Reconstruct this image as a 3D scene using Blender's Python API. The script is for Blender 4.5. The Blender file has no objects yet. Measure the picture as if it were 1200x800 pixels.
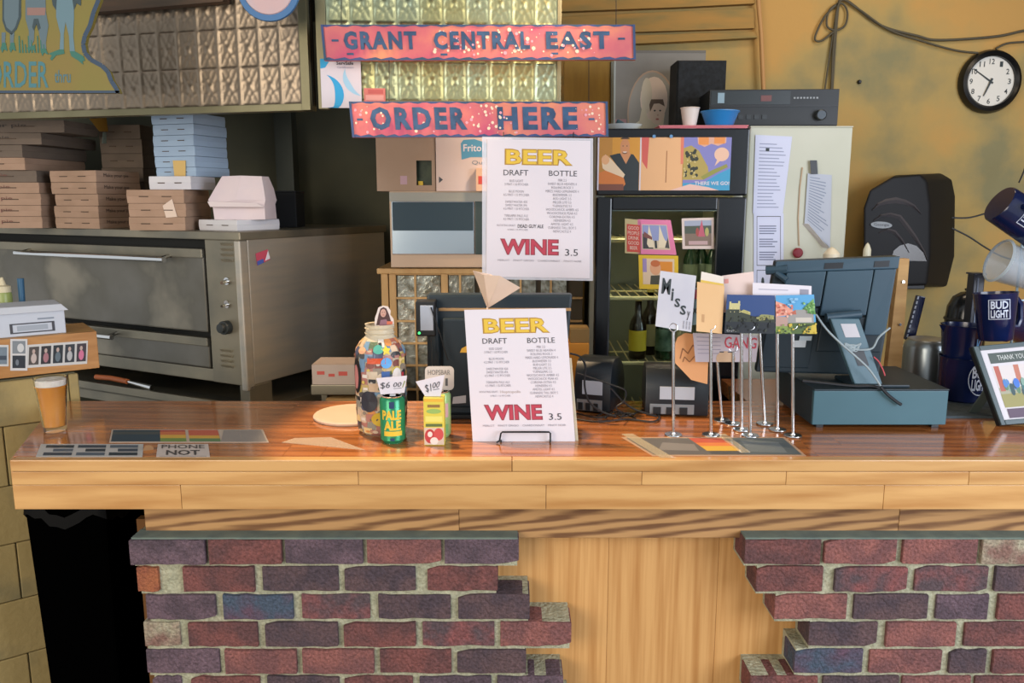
import bpy, bmesh, math, random
from mathutils import Vector, Matrix
random.seed(7)
R = math.radians
PI = math.pi
scn = bpy.context.scene
col = scn.collection

# ------------------------------------------------------------------ camera
F = 950.0; PITCH = R(9.9); CAMZ = 1.728
cam_d = bpy.data.cameras.new('camera'); cam = bpy.data.objects.new('camera', cam_d); col.objects.link(cam)
cam.location = (0, 0, CAMZ); cam.rotation_euler = (PI/2-PITCH, 0, 0)
cam_d.sensor_width = 36; cam_d.lens = 36*F/1200; cam_d.clip_start = .05
scn.camera = cam
vs = scn.view_settings
vs.view_transform = 'Standard'; vs.look = 'None'; vs.gamma = 1; vs.use_curve_mapping = False
vs.exposure = 0.35
scn.cycles.use_denoising = True
scn.cycles.max_bounces = 8

def lin(h):
    h = h.lstrip('#'); o = []
    for i in (0, 2, 4):
        c = int(h[i:i+2], 16)/255
        o.append(c/12.92 if c <= .04045 else ((c+.055)/1.055)**2.4)
    return (*o, 1)

# ------------------------------------------------------------------ light
w = bpy.data.worlds.new('world'); scn.world = w; w.use_nodes = True
bg = w.node_tree.nodes['Background']; bg.inputs[0].default_value = lin('#dfe4ea'); bg.inputs[1].default_value = .75
def area(name, loc, target, size, size_y, power, color):
    l = bpy.data.lights.new(name, 'AREA'); l.shape = 'RECTANGLE'; l.size = size; l.size_y = size_y
    l.energy = power; l.color = lin(color)[:3]
    o = bpy.data.objects.new(name, l); col.objects.link(o); o.location = loc
    o.rotation_euler = (Vector(target)-Vector(loc)).to_track_quat('-Z', 'Y').to_euler()
    return o
area('window_light_right', (3.3, -.2, 2.0), (-.3, 2.8, 1.3), 3.0, 2.0, 150, '#e6efff')
area('window_light_left', (-2.6, -1.8, 2.2), (.5, 3.0, 1.4), 2.6, 2.0, 95, '#fff0dc')
area('wall_fill_light', (1.5, 2.9, 3.22), (1.5, 3.2, 1.0), 1.2, .5, 11, '#ffe6c4')  # added overhead fill, no fixture, brightens the yellow wall
sp = bpy.data.lights.new('counter_spot', 'SPOT'); sp.energy = 210; sp.color = lin('#ffdcae')[:3]; sp.spot_size = R(38); sp.spot_blend = .25; sp.shadow_soft_size = .04
spo = bpy.data.objects.new('counter_spot', sp); col.objects.link(spo); spo.location = (-.75, 2.62, 3.0)
spo.rotation_euler = (Vector((-.05, 2.28, 1.07))-Vector(spo.location)).to_track_quat('-Z', 'Y').to_euler()

k2 = bpy.data.lights.new('oven_side_fill', 'SPOT'); k2.energy = 160; k2.color = lin('#ffd9ac')[:3]; k2.spot_size = R(34); k2.spot_blend = .8; k2.shadow_soft_size = .12  # added unseen spot that brightens the oven's side panel
k2o = bpy.data.objects.new('oven_side_fill', k2); col.objects.link(k2o); k2o.location = (.6, 2.6, 2.9)
k2o.rotation_euler = (Vector((-.85, 3.25, 1.35))-Vector(k2o.location)).to_track_quat('-Z', 'Y').to_euler()

# ------------------------------------------------------------------ projection helpers
_cp, _sp = math.cos(PITCH), math.sin(PITCH)
CAM = Vector((0, 0, CAMZ))
def ray(x, y):
    u, v = (x-600)/F, (400-y)/F
    return Vector((u, v*_sp+_cp, v*_cp-_sp))
def at(x, y, Y):
    d = ray(x, y); return CAM+d*(Y/d.y)
def atz(x, y, z):
    d = ray(x, y); return CAM+d*((z-CAMZ)/d.z)
BZ = 1.07                      # bar top height

class VPlane:                  # vertical plane through p0 along horizontal direction u
    def __init__(s, p0, u):
        s.p0 = Vector(p0); s.u = Vector((u[0], u[1], 0)).normalized(); s.n = Vector((-s.u.y, s.u.x, 0))
    def hit(s, x, y):
        d = ray(x, y); return CAM+d*((s.p0-CAM).dot(s.n)/d.dot(s.n))
    def uz(s, x, y):
        p = s.hit(x, y); return (p-s.p0).dot(s.u), p.z
    def P(s, u, z, off=0):     # off towards the camera
        n = s.n if (CAM-s.p0).dot(s.n) > 0 else -s.n
        q = s.p0+s.u*u+n*off; return Vector((q.x, q.y, z))

# ------------------------------------------------------------------ materials
_m = {}
def M(name, c, rough=.5, metal=0, c2=None, scale=6, stretch=(1, 1, 1), bump=0, coat=0, trans=0, ior=1.45, alpha=1, emit=0, detail=4, lo=.35, hi=.65, bscale=None, rand=True, spec=.5, c3=None, sub=0, speck=0):
    if name in _m: return _m[name]
    m = bpy.data.materials.new(name); m.use_nodes = True; nt = m.node_tree; b = nt.nodes['Principled BSDF']
    I = b.inputs
    I['Base Color'].default_value = lin(c); I['Roughness'].default_value = rough; I['Metallic'].default_value = metal
    I['Coat Weight'].default_value = coat; I['Coat Roughness'].default_value = .12
    I['Transmission Weight'].default_value = trans; I['IOR'].default_value = ior; I['Alpha'].default_value = alpha
    I['Specular IOR Level'].default_value = spec
    if emit: I['Emission Color'].default_value = lin(c); I['Emission Strength'].default_value = emit
    if c2 or bump:
        tc = nt.nodes.new('ShaderNodeTexCoord'); mp = nt.nodes.new('ShaderNodeMapping'); mp.inputs['Scale'].default_value = stretch
        nt.links.new(tc.outputs['Object'], mp.inputs[0])
        n = nt.nodes.new('ShaderNodeTexNoise'); n.noise_dimensions = '4D'; n.inputs['Scale'].default_value = scale; n.inputs['Detail'].default_value = detail
        nt.links.new(mp.outputs[0], n.inputs['Vector'])
        if rand:
            oi = nt.nodes.new('ShaderNodeObjectInfo'); ml = nt.nodes.new('ShaderNodeMath'); ml.operation = 'MULTIPLY'; ml.inputs[1].default_value = 37
            nt.links.new(oi.outputs['Random'], ml.inputs[0]); nt.links.new(ml.outputs[0], n.inputs['W'])
        if c2:
            r = nt.nodes.new('ShaderNodeValToRGB'); e = r.color_ramp.elements
            e[0].position = lo; e[0].color = lin(c); e[1].position = hi; e[1].color = lin(c2)
            if c3:
                k = e.new((lo+hi)/2); k.color = lin(c3)
            nt.links.new(n.outputs['Fac'], r.inputs[0]); nt.links.new(r.outputs[0], I['Base Color'])
            if speck:
                n2 = nt.nodes.new('ShaderNodeTexNoise'); n2.inputs['Scale'].default_value = 130; n2.inputs['Detail'].default_value = 4; n2.inputs['Roughness'].default_value = .7
                nt.links.new(mp.outputs[0], n2.inputs['Vector']); mr = nt.nodes.new('ShaderNodeMapRange'); mr.inputs[1].default_value = .3; mr.inputs[2].default_value = .7; mr.inputs[3].default_value = 1-speck; mr.inputs[4].default_value = 1+speck
                nt.links.new(n2.outputs['Fac'], mr.inputs[0]); hs = nt.nodes.new('ShaderNodeHueSaturation'); nt.links.new(mr.outputs[0], hs.inputs['Value']); nt.links.new(r.outputs[0], hs.inputs['Color']); nt.links.new(hs.outputs[0], I['Base Color'])
        if bump:
            src = n
            if bscale:
                src = nt.nodes.new('ShaderNodeTexNoise'); src.inputs['Scale'].default_value = bscale; src.inputs['Detail'].default_value = 5
                nt.links.new(mp.outputs[0], src.inputs['Vector'])
            bp = nt.nodes.new('ShaderNodeBump'); bp.inputs['Strength'].default_value = bump; bp.inputs['Distance'].default_value = .01
            nt.links.new(src.outputs['Fac'], bp.inputs['Height']); nt.links.new(bp.outputs[0], I['Normal'])
    _m[name] = m
    return m
def flat(c, rough=.6):
    return M('paint_'+c.strip('#'), c, rough)

# ------------------------------------------------------------------ mesh building (world coordinates; every object is re-based at its own foot)
WL = {}
class Fr:
    def __init__(s, o, yaw=0, pitch=0, roll=0):
        s.o = Vector(o); s.m = Matrix.Rotation(yaw, 3, 'Z') @ Matrix.Rotation(pitch, 3, 'X') @ Matrix.Rotation(roll, 3, 'Y')
    def __call__(s, p): return s.o+s.m @ Vector(p)
ID = Fr((0, 0, 0))
def arc(cx, cy, rx, ry, a0=0, a1=360, n=20):
    k = n if abs(a1-a0) >= 359 else n+1
    return [(cx+rx*math.cos(R(a0+(a1-a0)*i/n)), cy+ry*math.sin(R(a0+(a1-a0)*i/n))) for i in range(k)]
class MB:
    def __init__(s, fr=ID): s.v = []; s.f = []; s.mi = []; s.fr = fr; s.cur = 0
    def add(s, vs_, fs):
        b = len(s.v); s.v += [s.fr(p) for p in vs_]
        for f in fs: s.f.append([b+i for i in f]); s.mi.append(s.cur)
        return s
    def box(s, x0, x1, y0, y1, z0, z1):
        return s.add([(x, y, z) for z in (z0, z1) for x, y in ((x0, y0), (x1, y0), (x1, y1), (x0, y1))],
                     [(3, 2, 1, 0), (4, 5, 6, 7), (0, 1, 5, 4), (1, 2, 6, 5), (2, 3, 7, 6), (3, 0, 4, 7)])
    def hexa(s, p):            # 8 points: bottom 4, top 4
        return s.add(p, [(3, 2, 1, 0), (4, 5, 6, 7), (0, 1, 5, 4), (1, 2, 6, 5), (2, 3, 7, 6), (3, 0, 4, 7)])
    def tube(s, pts, r, n=8, cap=True, r2=None):
        pts = [Vector(p) for p in pts]; rings = []; up = None; L = len(pts)
        for i, p in enumerate(pts):
            t = (pts[min(i+1, L-1)]-pts[max(i-1, 0)]).normalized()
            if up is None:
                up = Vector((0, 0, 1)) if abs(t.z) < .9 else Vector((1, 0, 0))
            a = (up-t*up.dot(t)).normalized(); b = t.cross(a); up = a
            rr = r if r2 is None else r+(r2-r)*i/(L-1)
            rings.append([p+a*rr*math.cos(2*PI*k/n)+b*rr*math.sin(2*PI*k/n) for k in range(n)])
        vv = [q for g in rings for q in g]
        ff = [(i*n+k, i*n+(k+1) % n, (i+1)*n+(k+1) % n, (i+1)*n+k) for i in range(L-1) for k in range(n)]
        if cap: ff += [tuple(range(n))[::-1], tuple((L-1)*n+k for k in range(n))]
        return s.add(vv, ff)
    def lathe(s, prof, n=24, c=(0, 0, 0), axis='z', cap=True):
        vv = []; ff = []; L = len(prof)
        for r, z in prof:
            for k in range(n):
                a = 2*PI*k/n; x, y = r*math.cos(a), r*math.sin(a)
                q = (x, y, z) if axis == 'z' else ((x, z, y) if axis == 'y' else (z, x, y))
                vv.append((c[0]+q[0], c[1]+q[1], c[2]+q[2]))
        for i in range(L-1):
            for k in range(n): ff.append((i*n+k, i*n+(k+1) % n, (i+1)*n+(k+1) % n, (i+1)*n+k))
        if cap and prof[0][0] > 1e-5: ff.append(tuple(range(n))[::-1])
        if cap and prof[-1][0] > 1e-5: ff.append(tuple((L-1)*n+k for k in range(n)))
        return s.add(vv, ff)
    def prism(s, front, back):
        n = len(front)
        return s.add(list(front)+list(back), [tuple(range(n)), tuple(range(2*n-1, n-1, -1))]+[(i, n+i, n+(i+1) % n, (i+1) % n) for i in range(n)])
    def face(s, pts): return s.add(pts, [tuple(range(len(pts)))])
    def build(s, name, mats, parent=None, smooth=False, bevel=0, seg=2, fix=True):
        mats = mats if isinstance(mats, (list, tuple)) else [mats]
        xs = [p.x for p in s.v]; ys = [p.y for p in s.v]; zs = [p.z for p in s.v]
        c = Vector(((min(xs)+max(xs))/2, (min(ys)+max(ys))/2, min(zs)))
        me = bpy.data.meshes.new(name); me.from_pydata([p-c for p in s.v], [], s.f)
        for m in mats: me.materials.append(m)
        me.polygons.foreach_set('material_index', s.mi)
        if fix or bevel:
            bm = bmesh.new(); bm.from_mesh(me)
            if fix:
                if bevel or smooth: bmesh.ops.remove_doubles(bm, verts=bm.verts, dist=1e-6)
                bmesh.ops.recalc_face_normals(bm, faces=bm.faces)
            if bevel:
                ed = [e for e in bm.edges if len(e.link_faces) == 2 and e.calc_face_angle(0) > R(32)]
                bmesh.ops.bevel(bm, geom=ed, offset=bevel, segments=seg, affect='EDGES', profile=.6, clamp_overlap=True)
            bm.to_mesh(me); bm.free()
        if smooth:
            me.polygons.foreach_set('use_smooth', [True]*len(me.polygons))
            try: me.set_sharp_from_angle(angle=R(38))
            except Exception: pass
        me.update()
        o = bpy.data.objects.new(name, me); col.objects.link(o)
        WL[o] = c.copy()
        if parent is not None: o.parent = parent; o.location = c-WL[parent]
        else: o.location = c
        return o
def tag(o, label, cat, group=None, kind=None):
    o['label'] = label; o['category'] = cat
    if group: o['group'] = group
    if kind: o['kind'] = kind
    return o
def struct(o, label=None, cat=None):
    o['kind'] = 'structure'
    if label: o['label'] = label
    if cat: o['category'] = cat
    return o
def thing(name, loc, label, cat, group=None):
    o = bpy.data.objects.new(name, None); o.empty_display_size = .05; col.objects.link(o); o.location = loc; WL[o] = Vector(loc)
    return tag(o, label, cat, group)

# surfaces given by four corners
class Surf:
    def __init__(s, TL, TR, BR, BL):
        s.c = [Vector(p) for p in (TL, TR, BR, BL)]
        n = (s.c[1]-s.c[0]).cross(s.c[3]-s.c[0]).normalized()
        if n.dot(CAM-s.c[0]) < 0: n = -n
        s.n = n
    def P(s, u, v, o=0):
        a, b, c, d = s.c
        return (d*(1-u)+c*u)*(1-v)+(a*(1-u)+b*u)*v+s.n*o
    def size(s): return (s.c[1]-s.c[0]).length, (s.c[0]-s.c[3]).length
    def slab(s, name, mat, parent=None, t=.002, bevel=0):
        b = MB(); b.prism([s.P(0, 0), s.P(1, 0), s.P(1, 1), s.P(0, 1)], [s.P(0, 0, -t), s.P(1, 0, -t), s.P(1, 1, -t), s.P(0, 1, -t)])
        return b.build(name, mat, parent, bevel=bevel)
    def sub(s, u0, v0, u1, v1, o=0): return Surf(s.P(u0, v1, o), s.P(u1, v1, o), s.P(u1, v0, o), s.P(u0, v0, o))
def SR(x0, y0, x1, y1, Y):     # upright rectangle facing the room at depth Y
    ym = (y0+y1)/2; a = at(x0, ym, Y).x; b = at(x1, ym, Y).x; xm = (x0+x1)/2
    t = at(xm, y0, Y).z; z = at(xm, y1, Y).z
    return Surf((a, Y, t), (b, Y, t), (b, Y, z), (a, Y, z))
def SQ(p, Y):                  # four pixels on the plane Y
    return Surf(*[at(x, y, Y) for x, y in p])
def SV(pl, x0, y0, x1, y1, off=0):   # rectangle on a vertical plane
    ym = (y0+y1)/2; xm = (x0+x1)/2
    u0 = pl.uz(x0, ym)[0]; u1 = pl.uz(x1, ym)[0]; t = pl.uz(xm, y0)[1]; z = pl.uz(xm, y1)[1]
    return Surf(pl.P(u0, t, off), pl.P(u1, t, off), pl.P(u1, z, off), pl.P(u0, z, off))
def patches(S, lst, parent, name='print', off=.0006):
    b = MB(); mats = []; k = 0
    for pts, m in lst:
        if m not in mats: mats.append(m)
        b.cur = mats.index(m); b.face([S.P(min(max(u, 0), 1), min(max(v, 0), 1), off+k*.00003) for u, v in pts]); k += 1
    return b.build(name, mats, parent, fix=False)
def rc(u0, v0, u1, v1): return [(u0, v0), (u1, v0), (u1, v1), (u0, v1)]
def glyphs(s, bold=0, res=2, space=1.0, line=1.0, align='CENTER', shear=0):
    cu = bpy.data.curves.new('t', 'FONT'); cu.body = s; cu.resolution_u = res; cu.offset = bold; cu.align_x = align
    cu.space_character = space; cu.space_line = line; cu.fill_mode = 'FRONT'; cu.shear = shear
    ob = bpy.data.objects.new('t', cu); col.objects.link(ob)
    dg = bpy.context.evaluated_depsgraph_get(); me = ob.evaluated_get(dg).to_mesh()
    vv = [(v.co.x, v.co.y) for v in me.vertices]; ff = [tuple(p.vertices) for p in me.polygons]
    ob.evaluated_get(dg).to_mesh_clear()
    bpy.data.objects.remove(ob); bpy.data.curves.remove(cu)
    return vv, ff
def text(S, s, u0, v0, u1, v1, mat, parent, name='lettering', bold=0, off=.0012, jitter=0, **k):
    vv, ff = glyphs(s, bold, **k)
    if not vv: return
    xs = [p[0] for p in vv]; ys = [p[1] for p in vv]; a, b, c, d = min(xs), max(xs), min(ys), max(ys)
    m = MB(); m.add([S.P(u0+(u1-u0)*(x-a)/(b-a), v0+(v1-v0)*(y-c)/max(d-c, 1e-6), off) for x, y in vv], ff)
    return m.build(name, mat, parent, fix=False)
def copy_of(o, parent=None, loc=None):
    c = o.copy(); col.objects.link(c); c.parent = parent
    if loc is not None: c.location = loc
    return c
ORD = ['bottom', 'second', 'third', 'fourth', 'fifth', 'sixth', 'seventh', 'eighth']

# ------------------------------------------------------------------ shared materials
steel = M('brushed_steel', '#b3aea2', .4, .72, c2='#c2b8a6', scale=3, stretch=(1, 1, 9), bump=.03)
steel_dull = M('worn_steel', '#7b776a', .48, .85, c2='#9a917c', scale=4, bump=.04)
oven_door = M('oven_door_steel', '#77736a', .42, .75, c2='#938b7a', scale=3.5, bump=.03, c3='#6b675c')
chrome = M('chrome', '#d8d8d6', .14, 1)
blackp = M('black_plastic', '#16191c', .42)
blackg = M('black_gloss', '#101418', .2)
tealp = M('slate_plastic', '#33505c', .45)
dark = M('dark_interior', '#141512', .8)
card = M('kraft_card', '#a98970', .8, c2='#b5957b', scale=9)
cardw = M('white_card', '#d9d6d6', .75, c2='#cfccd0', scale=5)
paper = M('white_paper', '#d3ccd1', .7)
ink = M('ink', '#45464c', .7)
cream = M('cream_enamel', '#8f9488', .5, c2='#858a7c', scale=3)
glass = M('clear_glass', '#ffffff', .03, trans=1, ior=1.12)
glassd = M('door_glass', '#e8f0ea', .02, trans=1, ior=1.08)
wirem = M('wire_black', '#15171a', .5)
def wood(name, c1, c2, stretch, wscale, dist, rough=.4, coat=0, rot=(0, 0, 0), streak=.5, direction='Z', bump=.05, tint=.12):
    m = bpy.data.materials.new(name); m.use_nodes = True; nt = m.node_tree; N = nt.nodes.new; L = nt.links.new; b = nt.nodes['Principled BSDF']
    b.inputs['Roughness'].default_value = rough; b.inputs['Coat Weight'].default_value = coat; b.inputs['Coat Roughness'].default_value = .1
    tc = N('ShaderNodeTexCoord'); oi = N('ShaderNodeObjectInfo'); ad = N('ShaderNodeVectorMath'); ad.operation = 'ADD'; sc_ = N('ShaderNodeVectorMath'); sc_.operation = 'SCALE'; sc_.inputs['Scale'].default_value = 7
    cx = N('ShaderNodeCombineXYZ'); [L(oi.outputs['Random'], cx.inputs[i]) for i in range(3)]; L(cx.outputs[0], sc_.inputs[0])
    L(tc.outputs['Object'], ad.inputs[0]); L(sc_.outputs[0], ad.inputs[1])
    mp = N('ShaderNodeMapping'); mp.inputs['Scale'].default_value = stretch; mp.inputs['Rotation'].default_value = [R(x) for x in rot]; L(ad.outputs[0], mp.inputs[0])
    wv = N('ShaderNodeTexWave'); wv.bands_direction = direction; wv.inputs['Scale'].default_value = wscale; wv.inputs['Distortion'].default_value = dist; wv.inputs['Detail'].default_value = 3; wv.inputs['Detail Scale'].default_value = .8; L(mp.outputs[0], wv.inputs[0])
    ns = N('ShaderNodeTexNoise'); ns.inputs['Scale'].default_value = 9; ns.inputs['Detail'].default_value = 6; L(mp.outputs[0], ns.inputs[0])
    mx = N('ShaderNodeMix'); mx.inputs[0].default_value = streak; L(wv.outputs['Fac'], mx.inputs[2]); L(ns.outputs['Fac'], mx.inputs[3])
    rp = N('ShaderNodeValToRGB'); e = rp.color_ramp.elements; e[0].position = .25; e[0].color = lin(c2); e[1].position = .62; e[1].color = lin(c1); L(mx.outputs[0], rp.inputs[0])
    hs = N('ShaderNodeHueSaturation'); mr = N('ShaderNodeMapRange'); mr.inputs[3].default_value = 1-tint; mr.inputs[4].default_value = 1+tint; L(oi.outputs['Random'], mr.inputs[0]); L(mr.outputs[0], hs.inputs['Value']); L(rp.outputs[0], hs.inputs['Color']); L(hs.outputs[0], b.inputs['Base Color'])
    bp = N('ShaderNodeBump'); bp.inputs['Strength'].default_value = bump; bp.inputs['Distance'].default_value = .005; L(mx.outputs[0], bp.inputs['Height']); L(bp.outputs[0], b.inputs['Normal'])
    return m
wood_front = wood('bar_wood_edge', '#c99b60', '#ae7c44', (.5, 4, 5), 1.2, 7, .38, .25, (0, 30, 0), .72, bump=.03, tint=.09)
wood_top = wood('bar_wood_top', '#b46f3a', '#8c4f25', (.5, 5, 5), 1.4, 7, .2, .7, (0, 0, 30), .7, 'Y', bump=.012)
wood_oak = wood('oak_fascia', '#ad8352', '#6a4626', (.8, 7, 9), 2.0, 8, .6, 0, (0, 56, 0), .5, bump=.15)
wood_panel = wood('panel_wood', '#cd9c60', '#b17c42', (9, 9, .28), .7, 8, .5, 0, (0, 24, 0), .85, 'X', bump=.04, tint=.04)
wood_pale = M('pale_wood', '#c0955a', .6, c2='#a67b44', scale=5, stretch=(1, 6, 6))

# ================================================================== THE ROOM
wall_y = 4.1
plaster = M('yellow_plaster', '#b58e50', .85, c2='#807a58', scale=2.0, detail=8, c3='#a38c56', lo=.40, hi=.62, bump=.25, bscale=14, rand=False)
struct(MB().box(-4.0, 4.0, wall_y, wall_y+.12, 0, 3.3).build('wall_back', plaster), 'mottled yellow plaster wall behind the bar', 'wall')
struct(MB().box(-4.0, 4.0, -4.0, wall_y, -.05, 0).build('floor', M('floor_concrete', '#6d655a', .7, c2='#7d7468', scale=3, bump=.05)), 'grey concrete floor', 'floor')
struct(MB().box(-4.0, 4.0, 1.2, wall_y, 3.3, 3.36).build('ceiling', M('ceiling_paint', '#5a5346', .9, c2='#4c463b')), 'dark painted ceiling above the kitchen', 'ceiling')
struct(MB().box(3.9, 4.0, -4, wall_y, 0, 3.3).build('wall_right', plaster), 'yellow plaster side wall', 'wall')
# block half wall at the left
bl_u = Vector((.8, .6, 0)).normalized()
bl = VPlane(at(0, 470, 2.55), bl_u)
bu1 = bl.uz(96, 480)[0]
blockm = M('painted_block', '#9c8858', .85, c2='#847855', scale=5, bump=.3, bscale=40, c3='#a08c5c')
cb = MB(); q = [bl.P(-1.2, 0, -.012), bl.P(bu1-.01, 0, -.012), bl.P(bu1-.01, 0, -.2), bl.P(-1.2, 0, -.2)]
capz = bl.uz(50, 440)[1]
cb.hexa([Vector((p.x, p.y, 0)) for p in q]+[Vector((p.x, p.y, capz-.002)) for p in q])
wl = struct(cb.build('wall_left', M('block_joint', '#6a654c', .9)), 'low block half wall left of the bar', 'wall')
zs = [0]; 
while zs[-1] < capz-.06: zs.append(min(zs[-1]+.2, capz-.004))
for r in range(len(zs)-1):
    u = -1.2+(.2 if r % 2 else 0)
    while u < bu1-.02:
        u2 = min(u+.4, bu1); d = random.uniform(0, .004)
        b = MB(); b.prism([bl.P(u+.0015, zs[r]+.0015, d), bl.P(u2-.0015, zs[r]+.0015, d), bl.P(u2-.0015, zs[r+1]-.0015, d), bl.P(u+.0015, zs[r+1]-.0015, d)],
                          [bl.P(u+.0015, zs[r]+.0015, -.02), bl.P(u2-.0015, zs[r]+.0015, -.02), bl.P(u2-.0015, zs[r+1]-.0015, -.02), bl.P(u+.0015, zs[r+1]-.0015, -.02)])
        b.build('block', blockm, wl, bevel=.003, seg=1)
        u += .4
# dark olive kitchen back panel behind the oven
struct(MB().box(-3.4, -.28, 4.02, wall_y, 0, 3.3).build('wall_kitchen', M('olive_wall', '#3e4033', .7, c2='#57563f', scale=2, bump=.05)), 'dark olive steel wall panel behind the oven', 'wall')

# ================================================================== BAR
XL, XR = -1.29, 2.2
Y0, Y1 = 2.0, 2.62
slab_b = BZ-.134
pL0 = at(14, 560, Y0).x; pL1 = atz(34, 484, BZ).x
def leftx(y): return pL0+(pL1-pL0)*(y-Y0)/(Y1-Y0)-.0
bar = thing('bar_counter', (0, Y0+.3, slab_b), 'thick varnished butcher block bar top with golden front edge', 'bar top')
core = MB(); e = .004
core.hexa([(leftx(Y0)+e, Y0+e, slab_b+.001), (XR-e, Y0+e, slab_b+.001), (XR-e, Y1-e, slab_b+.001), (leftx(Y1)+e, Y1-e, slab_b+.001),
           (leftx(Y0)+e, Y0+e, BZ-e), (XR-e, Y0+e, BZ-e), (XR-e, Y1-e, BZ-e), (leftx(Y1)+e, Y1-e, BZ-e)])
core.build('core', M('wood_joint', '#80562c', .7), bar)
# front edge staves: two courses, joints as in the photograph
for (za, zb, cuts) in ((BZ-.0675, BZ-.0315, [14, 420, 752, 921, 1135, 1400]), (BZ-.0315, BZ, [14, 600, 1400]), (slab_b, BZ-.0675, [14, 211, 640, 1037, 1400])):
    for a, b_ in zip(cuts[:-1], cuts[1:]):
        xa, xb = at(a, 565, Y0).x, min(at(b_, 565, Y0).x, XR)
        if xb-xa < .02: continue
        yd = .0008 if zb == BZ else 0
        MB().box(xa+.0006, xb-.0006, Y0-yd, Y0+.03, za+.0005, zb-.0005 if zb < BZ else zb).build('edge_plank', wood_front, bar, bevel=.0012 if zb < BZ else .003)
ny = 6; yw = (Y1-Y0-.03)/ny
for i in range(ny):
    ya = Y0+.03+i*yw; yb = ya+yw; cuts = [None]+sorted(random.sample([x*.1 for x in range(-9, 18)], 3))+[XR]
    for a, b_ in zip(cuts[:-1], cuts[1:]):
        xa0 = leftx(ya) if a is None else a; xa1 = leftx(yb) if a is None else a
        MB().hexa([(xa0+.0004, ya+.0004, BZ-.03), (b_-.0004, ya+.0004, BZ-.03), (b_-.0004, yb-.0004, BZ-.03), (xa1+.0004, yb-.0004, BZ-.03),
                   (xa0+.0004, ya+.0004, BZ), (b_-.0004, ya+.0004, BZ), (b_-.0004, yb-.0004, BZ), (xa1+.0004, yb-.0004, BZ)]).build('plank', wood_top, bar)
for i in range(4):
    ya = Y1+i*.085; MB().box(.78+.0004, XR, ya+.0004, ya+.085-.0004, BZ-.05, BZ).build('plank', wood_top, bar)
# end board at the left
MB().hexa([(leftx(Y0)-.002, Y0+.002, slab_b), (leftx(Y0)+.004, Y0+.002, slab_b), (leftx(Y1)+.004, Y1, slab_b), (leftx(Y1)-.002, Y1, slab_b),
           (leftx(Y0)-.002, Y0+.002, BZ-.002), (leftx(Y0)+.004, Y0+.002, BZ-.002), (leftx(Y1)+.004, Y1, BZ-.002), (leftx(Y1)-.002, Y1, BZ-.002)]).build('end_board', wood_front, bar)
# fascia below the slab
YF = 2.075
fz0 = at(600, 630, YF).z; fx0 = at(170, 615, YF).x
fa = struct(MB().box(fx0+.005, XR, YF+.018, YF+.06, fz0+.002, slab_b).build('trim_1', M('fascia_backer', '#4a3016', .8)), 'oak board below the bar top', 'trim')
for a, b_ in ((170, 538), (538, 1053), (1053, 1500)):
    MB().box(at(a, 615, YF).x+.0005, min(at(b_, 615, YF).x, XR)-.0005, YF, YF+.02, fz0, slab_b).build('board', wood_oak, fa, bevel=.001, seg=1)
# wooden front panel
YP = 2.145
wp = MB().box(at(165, 700, YP).x, XR, YP+.012, YP+.04, 0, fz0+.02).build('wall_front', M('panel_backer', '#6a451d', .8)); struct(wp, 'golden wooden front panel of the bar', 'wall')
for a, b_ in ((560, 712), (712, 840), (840, 985)):
    MB().box(at(a, 700, YP).x+.0003, at(b_, 700, YP).x-.0003, YP, YP+.014, 0, fz0+.01).build('panel_board', wood_panel, wp, bevel=.0008, seg=1)
# bricks
YB = 2.03
mort = M('mortar', '#96957c', .95, c2='#aeab90', scale=30, bump=.9, bscale=90, rand=False, speck=.25)
bcols = {'p': ('#66525a', '#504249'), 'r': ('#764843', '#5c3e3d'), 'd': ('#483c42', '#5a4647'), 'k': ('#88564f', '#704a48'), 's': ('#a4643f', '#854c38'),
         'g': ('#a09880', '#7d5f54'), 'b': ('#44505f', '#5c4654'), 'm': ('#7f4c4a', '#544548')}
bm_ = {k: M('brick_'+k, v[0], .92, c2=v[1], scale=14, detail=8, bump=.9, bscale=110, lo=.4, hi=.6, speck=.42) for k, v in bcols.items()}
rowsL = [[(153, 241, 'p'), (245, 330, 'r'), (334, 425, 'p'), (430, 517, 'k'), (521, 608, 'p')],
         [(158, 183, 's'), (212, 296, 'r'), (305, 395, 'd'), (402, 486, 'd'), (500, 583, 'r')],
         [(166, 248, 'p'), (257, 340, 'b'), (350, 431, 'm'), (441, 527, 'd'), (536, 621, 'd')],
         [(160, 203, 'g'), (213, 296, 'r'), (305, 392, 'd'), (399, 485, 'r'), (493, 579, 'm'), (586, 671, 'k')],
         [(160, 248, 'p'), (255, 341, 'k'), (348, 434, 'k'), (441, 527, 'r'), (534, 617, 'd')],
         [(165, 200, 'p'), (212, 295, 'r'), (304, 391, 'd'), (397, 480, 'r'), (488, 575, 'p'), (582, 662, 'p')]]
rowsR = [[(872, 961, 'r'), (966, 1050, 'k'), (1058, 1145, 'k'), (1150, 1238, 'g'), (1243, 1330, 'r')],
         [(888, 967, 'r'), (981, 1066, 'm'), (1076, 1162, 'm'), (1170, 1258, 'd'), (1265, 1350, 'r')],
         [(912, 998, 'k'), (1006, 1094, 'd'), (1104, 1166, 'p'), (1177, 1262, 'r'), (1268, 1350, 'p')],
         [(955, 1037, 'd'), (1047, 1130, 'k'), (1141, 1225, 'r'), (1232, 1320, 'k')],
         [(940, 1022, 'b'), (1030, 1117, 'k'), (1126, 1170, 'd'), (1178, 1262, 'r'), (1270, 1350, 'd')],
         [(888, 970, 'r'), (976, 1068, 'd'), (1072, 1155, 'k'), (1160, 1245, 'r'), (1250, 1340, 'p')]]
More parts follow.
